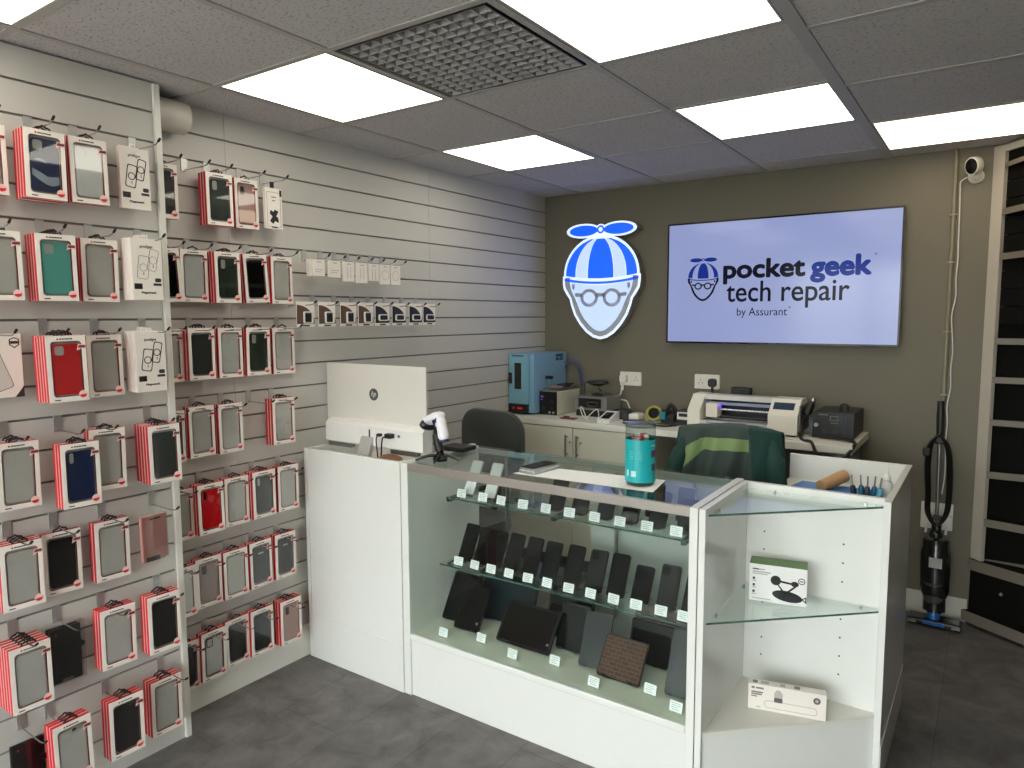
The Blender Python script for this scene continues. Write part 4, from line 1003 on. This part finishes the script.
text_obj('model_lettering', 'BG-202', mat('print_navy',(28,48,70)), .285, .378, .330, .355, 0, t, M=My, bold=.003)
obj('name_strip', G().bx(.1782,.285,.358,.1788,.378,.372), mat('print_navy',(28,48,70)), t)
# power supply
t = thing('power_supply', 'cream bench power supply with a black control face, right of the blue oven', 'power supply', (.250,-.370,bz))
obj('case', G().bx(-.062,.006,.004,.062,.300,.146,0,b=.002), cream, t)
obj('front_panel', G().bx(-.0635,0,.002,.0635,.0058,.148,0,b=.001), mat('panel_black',(16,16,18),.4), t)
g = G(); g.bx(-.052,-.001,.110,-.034,0,.120); g.bx(-.052,-.001,.094,-.040,0,.100); obj('led_display', g, mat('display_violet',(120,110,160),.4,emit=(120,100,190),es=.4), t)
g = G()
for (x,z) in ((-.03,.045),(.03,.045),(.03,.085)): g.prism(circ(.012,14,x,z),'y',-.012,0)
obj('control_knob', g, dark, t)
obj('terminals', G().prism(circ(.006,10,.015,.018),'y',-.010,0).prism(circ(.006,10,.042,.018),'y',-.010,0), mat('terminal_pale',(200,190,180),.4), t)
t = thing('repair_jig', 'grey metal jig with a small clamp lying on top of the power supply', 'jig', (.244,-.325,bz+.1485))
obj('plate', G().bx(-.050,0,0,.060,.24,.014,0,b=.002), steel, t); obj('rail', G().bx(-.045,.05,.014,.055,.062,.030,0,b=.001).bx(-.045,.16,.014,.055,.172,.030,0,b=.001).bx(-.048,.03,.016,-.036,.22,.026,0), alu, t)
obj('clamp_post', G().tube([(-.03,.03,.014),(-.03,.03,.072)], .006, 10), steel, t, smooth=True); obj('clamp_knob', G().bx(-.055,.018,.072,-.005,.042,.092,0,b=.004), black, t)
obj('lever', G().bx(.0,.07,.030,.058,.20,.037,0,b=.002), black, t)
for i,(cc,off) in enumerate(((mat('cable_blue',(24,96,190),.4),0),(mat('cable_red',(110,60,40),.4),.02),(mat('cable_teal',(20,90,100),.4),.035))):
    o = obj('wire', G().tube([(.188,-.06+off*.2,1.235-off),(.23,-.045,1.262-off),(.285-off*.4,-.035,1.235-off),(.300-off*.4,-.03,1.16),(.312-off*.4,-.03,1.085)], .0035, 6, sub=5), cc, smooth=True)
    tag(o, '%s wire looping behind the jig beside the blue oven' % ['bright blue','brown','dark teal'][i], 'cable')
# silver instrument
t = thing('silver_instrument', 'silver framed instrument with a recessed dark front, below the left wall socket', 'instrument', (.512,-.300,bz+.0))
obj('base_block', G().bx(-.105,.01,.0,.105,.20,.040,0,b=.003), black, t)
g = G(); g.ring(rrect(.220,.082,.004,3,0,.082), rrect(.160,.058,.002,3,-.005,.084), 'y', 0, .012, 0); g.bx(-.110,.012,.041,.110,.20,.123,0,b=.002); obj('case', g, mat('instrument_silver',(150,150,146),.35,metal=.5), t)
obj('recess', G().bx(-.084,.0100,.056,.074,.0118,.112), black, t)
obj('inner_frame', G().ring(rrect(.070,.030,.002,3,.010,.078), rrect(.058,.020,.002,3,.010,.078), 'y', .002, .0095, 0), steel, t)
g = G()
for k in range(5): g.bx(.055+.008*k-.02,-.001,.055,.059+.008*k-.02,0,.110)
obj('vent_slots', g, dark, t)
t = thing('magnifier_lamp', 'small black articulated lamp standing on the silver instrument', 'lamp', (.500,-.19,bz+.1235))
obj('base', G().lathe([(.035,0),(.033,.008),(.008,.014)], n=16), black, t, smooth=True)
obj('arm', G().tube([(0,0,.01),(.03,0,.03),(-.02,0,.075)], .005, 8), black, t, smooth=True)
obj('shade', G().lathe([(.020,.058),(.066,.078),(.060,.090),(.001,.096)], (.006,0,0), 18, 0, 1.15, .8), black, t, smooth=True)
obj('bulb', G().ell((.010,0,.062),(.018,.016,.014),12), mat('lamp_glass',(170,172,170),.2), t, smooth=True)
obj('cable', G().tube([(-.06,.0,.082),(-.085,0,.070),(-.088,0,.03),(-.084,0,.0)], .003, 6, sub=4), black, t, smooth=True)
# card terminal
t = thing('card_terminal', 'white card payment terminal tilted on the bench edge', 'card terminal', (.690,-.400,bz), .08)
g = G(); g.prism([(-.085,.0),(.075,0),(.075,.052),(.060,.054),(-.085,.018)], 'x', -.038, .038); obj('body', g, mat('terminal_white',(226,224,220),.3), t)
sc2 = obj('screen', G().prism([(-.026,-.055),(.026,-.055),(.026,.045),(-.026,.045)], 'z', 0, .0012), mat('terminal_screen',(34,32,32),.12,coat=.4), t, loc=(0,-.012,.0365), rot=(math.radians(13.5),0,0))
# adaptors, cables, tools on the bench
def lump(name, label, cat, loc, size, m, rz=0, b=.004, n=1):
    o = obj(name, G().bx(-size[0]/2,-size[1]/2,0,size[0]/2,size[1]/2,size[2],0,b=b,seg=2), m, None, loc, (0,0,rz)); return tag(o, label, cat)
lump('power_adaptor','black power adaptor right of the silver instrument','adaptor',(.712,-.24,bz),(.075,.10,.055),black,.2)
lump('white_adaptor','white adaptor below the left wall socket','adaptor',(.800,-.25,bz),(.070,.09,.040),white,-.1,.012)
t = thing('masking_tape', 'olive yellow tape roll on the black pad, bench middle', 'tape', (.905,-.235,bz+.041), 0, None, (math.radians(64),0,.2))
obj('tape', G().ring(circ(.048,24),circ(.034,24),'z',-.014,.014), mat('tape_olive',(150,140,50),.5,noise=.12,scale=40), t)
obj('core', G().ring(circ(.0339,24),circ(.031,24),'z',-.014,.014), mat('tape_core',(60,56,30),.6), t)
lump('tool_pouch','black tool pad under the olive tape on the bench','tool pad',(.915,-.14,bz),(.15,.10,.055),black,0,.012)
t = thing('heat_gun_holder', 'black holder with a turquoise block among the bench tools', 'holder', (1.005,-.27,bz))
obj('holder_base', G().bx(-.035,-.03,0,.05,.05,.05,0,b=.006), black, t); obj('turquoise_block', G().bx(-.036,-.040,.022,.000,-.0305,.068,0,b=.003), mat('block_turquoise',(40,120,140),.4), t)
obj('holder_arm', G().tube([(-.010,0,.05),(.018,0,.105),(.055,.01,.060)], .012, 8, sub=3), black, t, smooth=True)
t = thing('bench_meter', 'small white faced meter left of the cutting machine', 'meter', (1.105,-.28,bz))
obj('case', G().bx(-.045,.002,0,.06,.10,.078,0,b=.003), mat('meter_grey',(60,60,62),.4), t); obj('face', G().ring(rrect(.080,.042,.004,3,.0,.048),rrect(.062,.020,.002,3,.0,.053),'y',-.002,.0016,0), white, t)
obj('display', G().bx(-.031,.0,.043,.031,.0016,.063), black, t); obj('base', G().bx(-.045,-.02,0,.055,.0015,.022,0,b=.002), black, t)
def cable(label, pts, r, m, cat='cable'):
    o = obj('cable', G().tube(pts, r, 6, sub=6), m, smooth=True); return tag(o, label, cat)
wc = mat('cable_white', (222,220,212), .4); bc = mat('cable_black', (18,18,19), .4)
cable('white cable hanging from the left wall socket to the bench', [(.600,-.040,1.125),(.598,-.045,1.06),(.585,-.06,1.02),(.66,-.10,1.015),(.70,-.14,.985),(.74,-.20,.966)], .0045, wc)
cable('white looped cable beside the card terminal', [(.56,-.43,bz+.004),(.52,-.42,bz+.075),(.50,-.40,bz+.055),(.55,-.43,bz+.012),(.62,-.42,bz+.07),(.64,-.43,bz+.02),(.66,-.46,bz+.005)], .0032, wc)
cable('black cable snaking over the bench behind the jar', [(.80,-.44,bz+.006),(.86,-.46,bz+.006),(.95,-.42,bz+.006),(1.05,-.44,bz+.006),(1.10,-.36,bz+.006)], .005, bc)
cable('second black cable curling past the adaptors', [(.76,-.36,bz+.006),(.84,-.34,bz+.010),(.92,-.36,bz+.006),(1.0,-.37,bz+.006),(1.12,-.32,bz+.006)], .005, bc)
o = obj('circuit_board', G().bx(-.05,-.025,0,.05,.025,.006,0,b=.001).bx(-.03,-.012,.006,.0,.008,.016,0), mat('board_maroon',(110,50,46),.5)); o.location = (.440,-.44,bz); tag(o, 'small maroon circuit board on the bench edge', 'circuit board')
lump('desk_pad_paper','white papers lying among the cables on the bench','papers',(.93,-.43,bz),(.14,.09,.003),pap,.2,.0008)
# vinyl cutting machine
t = thing('cutting_machine', 'white desktop film cutting machine with a dark slot and small screen', 'cutting machine', (1.170,-.40,bz))
cm = mat('machine_white', (226,222,208), .35)
prof = [(.0,.010),(.235,.010),(.235,.165),(.20,.185),(.09,.185),(.0,.105)]
g = G(); g.prism(prof, 'x', 0, .070); obj('left_housing', g, cm, t)
g = G(); g.prism(prof, 'x', .430, .575); obj('right_housing', g, cm, t)
g = G(); g.prism([(.0,.010),(.235,.010),(.235,.030),(.02,.052),(.0,.052)], 'x', .070, .430); g.prism([(.076,.160),(.235,.160),(.235,.178),(.098,.186),(.088,.180)], 'x', .070, .430); g.prism([(.19,.03),(.235,.03),(.235,.16),(.19,.16)], 'x', .070, .430)
obj('bed_and_cover', g, mat('machine_grey',(196,196,192),.3), t)
obj('slot', G().bx(.0705,.185,.052,.4295,.1895,.160), black, t)
obj('guide_rail', G().tube([(.071,.085,.108),(.429,.085,.108)], .006, 10), mat('rail_bright',(220,220,230),.2,metal=.8), t, smooth=True)
obj('guide_bar', G().bx(.071,.10,.130,.429,.120,.145,0), mat('rail_blue_grey',(150,156,190),.3,metal=.5), t)
obj('roller', G().tube([(.071,.115,.066),(.429,.115,.066)], .011, 10), mat('roller_dark',(40,40,48),.4), t, smooth=True)
obj('carriage', G().bx(.086,.045,.065,.152,.125,.142,0,b=.006,seg=2), cm, t)
obj('indicator', G().bx(.153,.060,.120,.164,.075,.136,0), mat('indicator_violet',(110,60,190),.4,emit=(130,70,230),es=1.2), t)
g = G(); g.prism([(-.020,.040),(.0,.046),(.05,.046),(.05,.040)], 'x', .110, .420); obj('output_tray', g, mat('tray_clear_blue',(150,160,205),.2), t)
a = math.atan2(.08,.09)
obj('touch_screen', G().bx(-.052,-.024,0,.052,.024,.0015), mat('touch_screen_dark',(52,66,84),.15,coat=.4), t, loc=(.498,.050,.1505), rot=(a,0,0))
obj('logo_mark', G().bx(-.006,-.006,0,.010,.006,.0008).bx(.014,-.003,0,.055,.003,.0008), mat('print_grey',(150,150,150),.5), t, loc=(.215,.14,.1868), rot=(-.06,0,0))
obj('side_cover', G().bx(.5755,.03,.020,.5855,.225,.160,0,b=.003), steel, t)
obj('foot', G().bx(.01,.02,0,.05,.20,.0098,0).bx(.52,.02,0,.56,.20,.0098,0), dark, t)
lump('black_strap_pack','flat black cable pack behind the cutting machine top','cable pack',(1.36,-.05,bz),(.11,.05,.205),black)
# soldering station
t = thing('soldering_station', 'black boxy hot air soldering station at the right end of the bench', 'soldering station', (1.808,-.345,bz))
obj('case', G().bx(0,.004,.006,.190,.305,.132,0,b=.002), mat('station_black',(34,34,33),.45), t)
obj('front_panel', G().bx(-.001,0,.004,.191,.0038,.134,0,b=.001), mat('panel_black',(16,16,18),.4), t)
obj('carry_handle', G().tube([(.112,.10,.131),(.112,.10,.160),(.122,.10,.168),(.138,.10,.168),(.146,.10,.160),(.146,.10,.131)], .006, 8), black, t, smooth=True)
g = G(); g.ring(rrect(.040,.024,.002,3,.100,.105),rrect(.032,.017,.001,3,.100,.105),'y',-.0015,0,0); g.bx(.086,-.0015,.078,.094,0,.084); g.bx(.098,-.0015,.078,.106,0,.084); g.bx(.110,-.0015,.078,.118,0,.084); g.bx(.028,-.0010,.118,.070,0,.124); obj('display_frame', g, mat('print_soft_grey',(110,108,104),.5), t)
g = G(); g.prism(circ(.010,14,.018,.068),'y',-.012,0); obj('air_socket', g, mat('socket_silver',(190,188,182),.3,metal=.6), t)
g = G(); g.bx(.134,-.0012,.060,.138,0,.122); g.bx(.150,-.0012,.060,.154,0,.122); obj('level_bars', g, mat('level_blue',(36,46,80),.4), t)
g = G()
for (x,z) in ((.060,.036),(.105,.036),(.150,.036)): g.prism(circ(.012,14,x,z),'y',-.010,0)
obj('control_knob', g, dark, t)
t = thing('hot_air_wand', 'black hot air handpiece with a silver tip and long hose, left of the station', 'hot air tool', (1.790,-.30,bz))
obj('grip', G().tube([(-.018,-.01,.115),(-.006,0,.150),(.004,.01,.175)], [.022,.020,.015], 12, sub=3), black, t, smooth=True)
obj('tip', G().tube([(.004,.01,.172),(.010,.012,.196)], [.015,.011], 12), chrome, t, smooth=True)
obj('hose', G().tube([(-.018,-.01,.115),(-.034,-.03,.07),(-.030,-.08,.01),(.0,-.16,-.0),(.050,-.222,.006),(.08,-.246,-.040),(.13,-.262,-.040),(.195,-.262,-.052),(.235,-.20,.000),(.218,-.12,.01),(.150,-.085,.012),(.06,-.070,.012)], .008, 8, sub=6), black, t, smooth=True)
lump('bench_box','small blue-grey box between the cutting machine and soldering station','box',(1.785,-.20,bz),(.030,.10,.075),mat('box_blue_grey',(120,136,150),.4))
for (pts,m,l) in (([(1.48,-.47),(1.70,-.475),(1.68,-.40),(1.50,-.40)],pap,'white paper sheet on the bench in front of the cutting machine'),([(1.56,-.440),(1.74,-.480),(1.745,-.470),(1.57,-.425)],mat('strip_blue',(110,160,180),.4),'pale blue strip lying on the bench papers')):
    o = obj('paper_strip', G().prism(pts,'z',bz+(.0008 if 'blue' in l else 0),bz+(.0016 if 'blue' in l else .0006)), m); tag(o, l, 'paper')
# ---------------------------------------------------------------- wall sockets, conduit, camera
sock = mat('socket_white', (226,222,212), .35)
def socket(x0, x1, z0, z1, label, plugs, swy=0):
    t = thing('wall_socket', label, 'wall socket', ((x0+x1)/2,-.0002,(z0+z1)/2))
    w, h = x1-x0, z1-z0
    obj('face_plate', G().prism(rrect(w,h,.004,3),'y',-.010,0), sock, t)
    g = G()
    for sx in (-1,1):
        if plugs.get(sx): continue
        cx = sx*w*.25
        g.bx(cx-.002,-.0105,.006,cx+.002,-.0098,.014); g.bx(cx-.014,-.0105,-.010,cx-.007,-.0098,-.006); g.bx(cx+.007,-.0105,-.010,cx+.014,-.0098,-.006)
    if g.v: obj('pin_holes', g, dark, t)
    for sx in (-1,1): obj('switch', G().bx(sx*w*.11-.006,-.0125,.018,sx*w*.11+.006,-.0102,.034,0,b=.001), sock, t)
    return t
socket(.573,.720,1.103,1.190,'double wall socket with a white plug, left of the television stand wall',{-1:1})
bpy.data.objects[-1] if False else None
socket(1.067,1.218,1.108,1.194,'double wall socket with a black plug, above the cutting machine',{1:1})
socket(2.280,2.420,.455,.590,'double wall socket behind the upright vacuum cleaner',{-1:1,1:1})
def plug(x, z, m, label, y=-.0105):
    t = thing('plug', label, 'plug', (x,y,z)); obj('plug_body', G().prism(rrect(.044,.048,.014,5),'y',-.030,0), m, t, smooth=False)
    obj('cable_exit', G().tube([(0,-.016,-.022),(0,-.020,-.05),(-.002,-.018,-.075)], .0055, 8), m, t, smooth=True); return t
plug(.604,1.148,mat('plug_white',(228,224,214),.35),'white plug in the left double wall socket'); plug(1.180,1.148,black,'black plug in the socket above the cutting machine')
plug(2.308,.512,mat('plug_white',(228,224,214)),'white plug in the left half of the socket behind the vacuum'); plug(2.395,.512,mat('plug_white',(228,224,214)),'white plug in the right half of the socket behind the vacuum')
t = thing('cable_conduit', 'taupe painted vertical conduit with clips beside the security camera', 'conduit', (2.352,-.0002,0))
obj('conduit_tube', G().tube([(0,-.010,.60),(0,-.010,H-.001)], .0095, 12), mat('conduit_paint',(134,126,106),.5), t, smooth=True)
for z in (2.03,1.80,1.46,1.145): obj('clip', G().bx(-.016,-.021,z-.004,.016,0,z+.004,0,b=.001), mat('clip_pale',(150,142,124),.5), t)
t = thing('camera_cable', 'thin white cable running down the conduit to the floor socket', 'cable', (2.352,0,0))
random.seed(5); pts = [(.05,-.03,2.20),(.024,-.02,2.185),(.022,-.016,2.15)]; z = 2.08
while z > .62: pts.append((.022+random.uniform(-.007,.007),-.014,z)); z -= .09
obj('wire', G().tube(pts, .003, 6, sub=4), wc, t, smooth=True)
t = thing('security_camera', 'white bullet security camera with a black lens face, high on the back wall', 'security camera', (2.436,-.0002,2.235))
obj('wall_mount', G().lathe([(.034,0),(.034,-.010),(.020,-.024),(.014,-.045)], (0,0,-.030), 20, ax='y'), sock, t, smooth=True)
g = G(); g.lathe([(.022,.030),(.031,.022),(.034,0),(.034,-.045),(.032,-.052)], n=22, ax='y', sx=.86, sy=1.22); R_ = Matrix.Translation((-.002,-.062,.012))@Matrix.Rotation(math.radians(-20),4,'Z')@Matrix.Rotation(math.radians(12),4,'X')
g.xf(R_); obj('housing', g, mat('camera_white',(232,228,220),.3), t, smooth=True)
g = G(); g.lathe([(.030,-.052),(.028,-.056),(.001,-.058)], n=22, ax='y', sx=.86, sy=1.22); g.xf(R_); obj('lens_face', g, blackg, t, smooth=True)
# boxed pipe end poking out past the near panel
o = obj('wall_pipe', G().tube([(.055,-2.80,2.270),(.055,-2.606,2.270)], .057, 28), mat('pipe_white',(206,200,190),.4), smooth=True); tag(o, 'short white pipe end sticking out beyond the near slatwall panel, top left', 'pipe')
# ---------------------------------------------------------------- chairs
fab = mat('chair_fabric', (58,62,60), .9, noise=.12, scale=90, bump=.3, bscale=400, sheen=.3)
def office_chair(loc, rz, label, W=.42, zc=.90, Hh=.36):
    t = thing('office_chair', label, 'office chair', loc, rz)
    pts = rrect(W,Hh,.12,6,0,zc)
    g = G(); n = len(pts)
    def sc_pts(k): return [(x*k, zc+(z-zc)*k) for x,z in pts]
    rings = [(.86,.030),(.97,.018),(1.0,.0),(.97,-.018),(.86,-.030)]
    v = []; f = []
    for k,yy in rings:
        for (x,z) in sc_pts(k): v.append((x, yy+.35*x*x*(-1), z))
    for r_ in range(len(rings)-1):
        for i in range(n): f.append((r_*n+i, r_*n+(i+1)%n, (r_+1)*n+(i+1)%n, (r_+1)*n+i))
    f += [list(range(n))[::-1], [(len(rings)-1)*n+i for i in range(n)]]
    g.add(v, f); obj('backrest', g, fab, t, smooth=True)
    g = G(); g.prism(rrect(.46,.44,.10,6,0,.25),'z',.44,.50); obj('seat', g, fab, t)
    obj('back_bar', G().tube([(0,-.045,.85),(0,-.06,.55),(0,.05,.43),(0,.2,.42)], .018, 8, sub=4), black, t, smooth=True)
    obj('gas_column', G().tube([(0,.25,.09),(0,.25,.44)], [.030,.022], 12), black, t, smooth=True)
    for k in range(5):
        a = 2*PI*k/5+.3; x, y = .235*math.cos(a), .25+.235*math.sin(a)
        l = obj('base_leg', G().tube([(0,.25,.10),(x,y,.065)], [.024,.014], 8), black, t, smooth=True)
        obj('castor', G().lathe([(.026,-.016),(.028,0),(.026,.016)], (x,y,.0285), 14, ax='x'), black, l, smooth=True)
    return t
office_chair((.305,-1.06,0), PI-.10, 'dark grey fabric office chair between the computer and the workbench', .45, .865, .355)
office_chair((1.640,-1.16,0), .10, 'office chair under the green jacket, behind the glass case', .43, .88, .36)
# jacket draped over the right chair
t = thing('jacket', 'green work jacket with a pale lime chest band, draped over the right office chair', 'jacket', (1.640,-1.16,0), .10)
jg = mat('jacket_grey_green', (62,76,72), .85, noise=.1, scale=12, bump=.2, bscale=60); jd = mat('jacket_dark_green', (18,58,52), .8, noise=.12, scale=12, bump=.2, bscale=60); jl = mat('jacket_lime', (132,156,104), .8, noise=.06, scale=14)
NU, NV = 150, 100
def jp(u, v, side):   # u 0..1 across, v 0..1 down
    hw = .205+.030*v+.012*math.sin(5*v)
    x = (u-.5)*2*hw
    top = 1.080-.020*abs(2*u-1)**5-.005*math.sin(u*9)
    z = top-(.52)*max(0,v-.06)
    bulge = .050+.016*math.sin(u*15+v*3)*min(1,v*4+.2)+.010*math.sin(u*31+v*9)*min(1,v*4)+.020*v
    edge = 1-abs(2*u-1)**4
    y = -bulge*edge-.020
    if v < .06: k = v/.06; y = y*math.sin(k*PI/2); z = top+.016*math.cos(k*PI/2)-.016
    return (x, side*y if side < 0 else y, z)
g = G(); v = []; f = []; m = []
for j in range(NV+1):
    for i in range(NU+1): v.append(jp(i/NU, j/NV, 1))
lastrow = len(v)
for j in range(NV):
    for i in range(NU):
        u, w = (i+.5)/NU, (j+.5)/NV
        f.append((j*(NU+1)+i, j*(NU+1)+i+1, (j+1)*(NU+1)+i+1, (j+1)*(NU+1)+i))
        bt = .145+.25*max(0,(.26-u))*2.2; bb = bt+.075+.35*max(0,.30-u)
        sleeve = u > .70+.10*w and not (w > .62 and u > .70 and u < .90)
        if u < .03 or (w > .55 and u < .10+.22*(w-.55)): m.append(1)
        elif u < .70 and bt < w < bb+ .03: m.append(2)
        elif sleeve: m.append(1)
        else: m.append(0)
g.v = v; g.f = f; g.m = m
# back sheet falling on the far side, joined along the shoulder line
o0 = len(g.v)
for j in range(1,13):
    for i in range(NU+1):
        x, y, z = jp(i/NU, 0, 1); k = j/12
        g.v.append((x*(1+.06*k), .030+.05*math.sin(min(1,k*3)*PI/2)+.006*math.sin(i*.3), z-.24*k*k-.02*k))
for j in range(12):
    for i in range(NU):
        a = i if j == 0 else o0+(j-1)*(NU+1)+i; b = a+1; c = o0+j*(NU+1)+i
        g.f.append((a, c, c+1, b)); g.m.append(1 if i > NU*.7 else 0)
me = g.mesh('jacket_shell', [jg, jd, jl], True)
jo = obj('jacket_shell', me, None, t); so = jo.modifiers.new('thickness', 'SOLIDIFY'); so.thickness = .006; so.offset = 0
obj('sleeve', G().tube([(.172,-.030,1.030),(.196,-.060,.93),(.208,-.070,.78),(.205,-.070,.62)], [.028,.040,.044,.040], 12, 0, 5), jd, t, smooth=True)
obj('sleeve', G().tube([(-.172,-.030,1.020),(-.205,-.055,.93),(-.236,-.068,.80),(-.245,-.070,.62)], [.026,.036,.044,.040], 12, 0, 5), jd, t, smooth=True)
# ---------------------------------------------------------------- upright vacuum cleaner
t = thing('vacuum_cleaner', 'black upright stick vacuum cleaner leaning on the back wall', 'vacuum cleaner', (2.365,-.135,0))
vb = mat('vacuum_black', (26,27,28), .25, coat=.4); vblue = mat('vacuum_blue', (20,96,176), .3)
obj('grip', G().tube([(-.022,.105,1.115),(-.020,.100,1.05),(-.018,.096,.955),(-.018,.094,.90)], [.016,.018,.017,.021], 12, sub=4), black, t, smooth=True)
obj('tube', G().tube([(-.018,.094,.92),(-.010,.070,.44)], .0085, 10), steel, t, smooth=True)
obj('body', G().tube([(-.010,.062,.50),(-.010,.058,.452),(-.008,.050,.42),(-.006,.040,.33),(-.003,.022,.20),(0,.006,.085),(0,.0,.060)], [.022,.030,.058,.066,.064,.050,.032], 20, sub=4), vb, t, smooth=True)
obj('dust_cup', G().tube([(-.004,.016,.215),(-.002,.005,.115)], [.0585,.045], 20), mat('cup_smoke',(70,74,74),.12,coat=.5), t, smooth=True)
obj('rating_label', G().bx(-.030,-.0345,.300,.026,-.0325,.350), mat('label_grey_white',(176,178,176),.4), t)
obj('neck', G().tube([(0,.002,.085),(0,-.010,.030)], [.026,.032], 12), vblue, t, smooth=True)
obj('floor_head', G().bx(-.112,-.060,.004,.122,.040,.040,0,b=.012,seg=2), vb, t)
obj('head_trim', G().bx(-.045,-.064,.018,.050,-.058,.034,0,b=.002), vblue, t)
obj('head_end', G().bx(-.108,-.0625,.016,-.070,-.0585,.032,0).bx(.080,-.0625,.016,.116,-.0585,.032,0), mat('head_grey',(120,120,118),.3), t)
obj('cord_hook', G().bx(-.034,.060,.905,.000,.086,.935,0,b=.004), black, t); obj('cord_hook', G().bx(-.030,.035,.520,.012,.060,.545,0,b=.004), black, t)
random.seed(9)
for k in range(4):
    o1 = random.uniform(-.006,.006); w = .034+.006*k
    obj('cord_loop', G().tube([(-.018,.05-.006*k,.955),(-.018-w*.8,.046-.006*k,.905),(-.018-w,.045-.006*k,.80+o1),(-.014-w*.9,.040-.006*k,.66),(-.014-w*.8,.034-.006*k,.56),(-.010,.03-.006*k,.500),(-.006+w*.8,.034-.006*k,.56),(-.006+w,.040-.006*k,.66+o1),(-.012+w*1.05,.045-.006*k,.80),(-.018+w*.8,.046-.006*k,.905),(-.018,.05-.006*k,.955)], .0052, 6, sub=5), bc, t, smooth=True)
obj('cord_plug', G().bx(-.082,.010,.845,-.050,.040,.885,0,b=.005), black, t)
# ---------------------------------------------------------------- dark shelving unit in the right corner
t = thing('corner_shelving', 'tall dark slatted shelving unit with pale edged shelves in the right corner', 'shelving unit', (2.50,-.004,0))
post_m = mat('post_pale', (186,178,166), .45, noise=.04, scale=10); dk = mat('shelf_dark', (17,16,15), .8, spec=.1); edge_m = mat('shelf_edge_greige', (116,108,97), .5, noise=.06, scale=12)
def dirv(a): a = math.radians(a); return Vector((math.cos(a), -math.sin(a), 0))
obj('end_post', G().prism([(0.002,-.002),(.046,-.046),(.060,-.032),(.030,-.001)],'z',.335,2.332), post_m, t)
d0 = dirv(50)
g = G(); p = Vector((.046,-.046,0)); q = p+d0*1.1; g.prism([(p.x,p.y),(q.x,q.y),(q.x+.012,q.y+.010),(p.x+.012,p.y+.010)],'z',2.300,2.332); obj('top_fascia', g, post_m, t)
g = G(); c = Vector((.030,-.036,0)); dd = dirv(50)
e_ = c+dd*1.25
for k in range(10):
    z = 1.50+.0835*k
    g.prism([(c.x+.03,c.y+.0),(e_.x+.03,e_.y),(e_.x+.045,e_.y+.012),(c.x+.045,c.y+.012)],'z',z,z+.078)
g.prism([(c.x+.045,c.y+.012),(e_.x+.045,e_.y+.012),(e_.x+.06,e_.y+.024),(c.x+.06,c.y+.024)],'z',1.5,2.33,1)
g.bx(.047,-.006,.34,1.0,-.001,1.5,0)
obj('slatted_back', g, [dk, black], t)
def shelf(z, ang, th, x0=.050, y0=-.046, ln=.9):
    a = Vector((x0,y0,0)); b = a+dirv(ang)*ln
    s = obj('shelf', G().prism([(a.x,a.y),(b.x,b.y),(b.x+.30,b.y+.25),(a.x+.035,a.y+.020)],'z',z-th,z), dk, t)
    n = Vector((-math.sin(math.radians(ang)), -math.cos(math.radians(ang)), 0))*.004
    obj('edge_strip', G().prism([(a.x,a.y),(b.x,b.y),(b.x+n.x,b.y+n.y),(a.x+n.x,a.y+n.y)],'z',z-th-.002,z+.001), edge_m, s)
for (z,ang,th) in ((2.245,62,.018),(2.035,60,.026),(1.828,56,.026),(1.430,6,.026),(1.245,2,.026),(1.040,4,.026),(.785,-2,.030),(.550,14,.034)): shelf(z, ang, th)
shelf(.330,28,.050,-.006,-.012,.9); shelf(.075,34,.050,-.020,-.040,.9)
a = Vector((-.006,-.012,0)); b = a+dirv(30)*.9
g = G(); g.prism([(a.x+.012,a.y+.004),(b.x,b.y+.02),(b.x+.2,b.y+.2),(a.x+.035,a.y+.010)],'z',.0,.28); obj('base_cabinet', g, dk, t)
o = obj('door_knob', G().ell((0,0,0),(.010,.010,.010),10), steel, t, loc=(.135,-.100,.205), smooth=True)
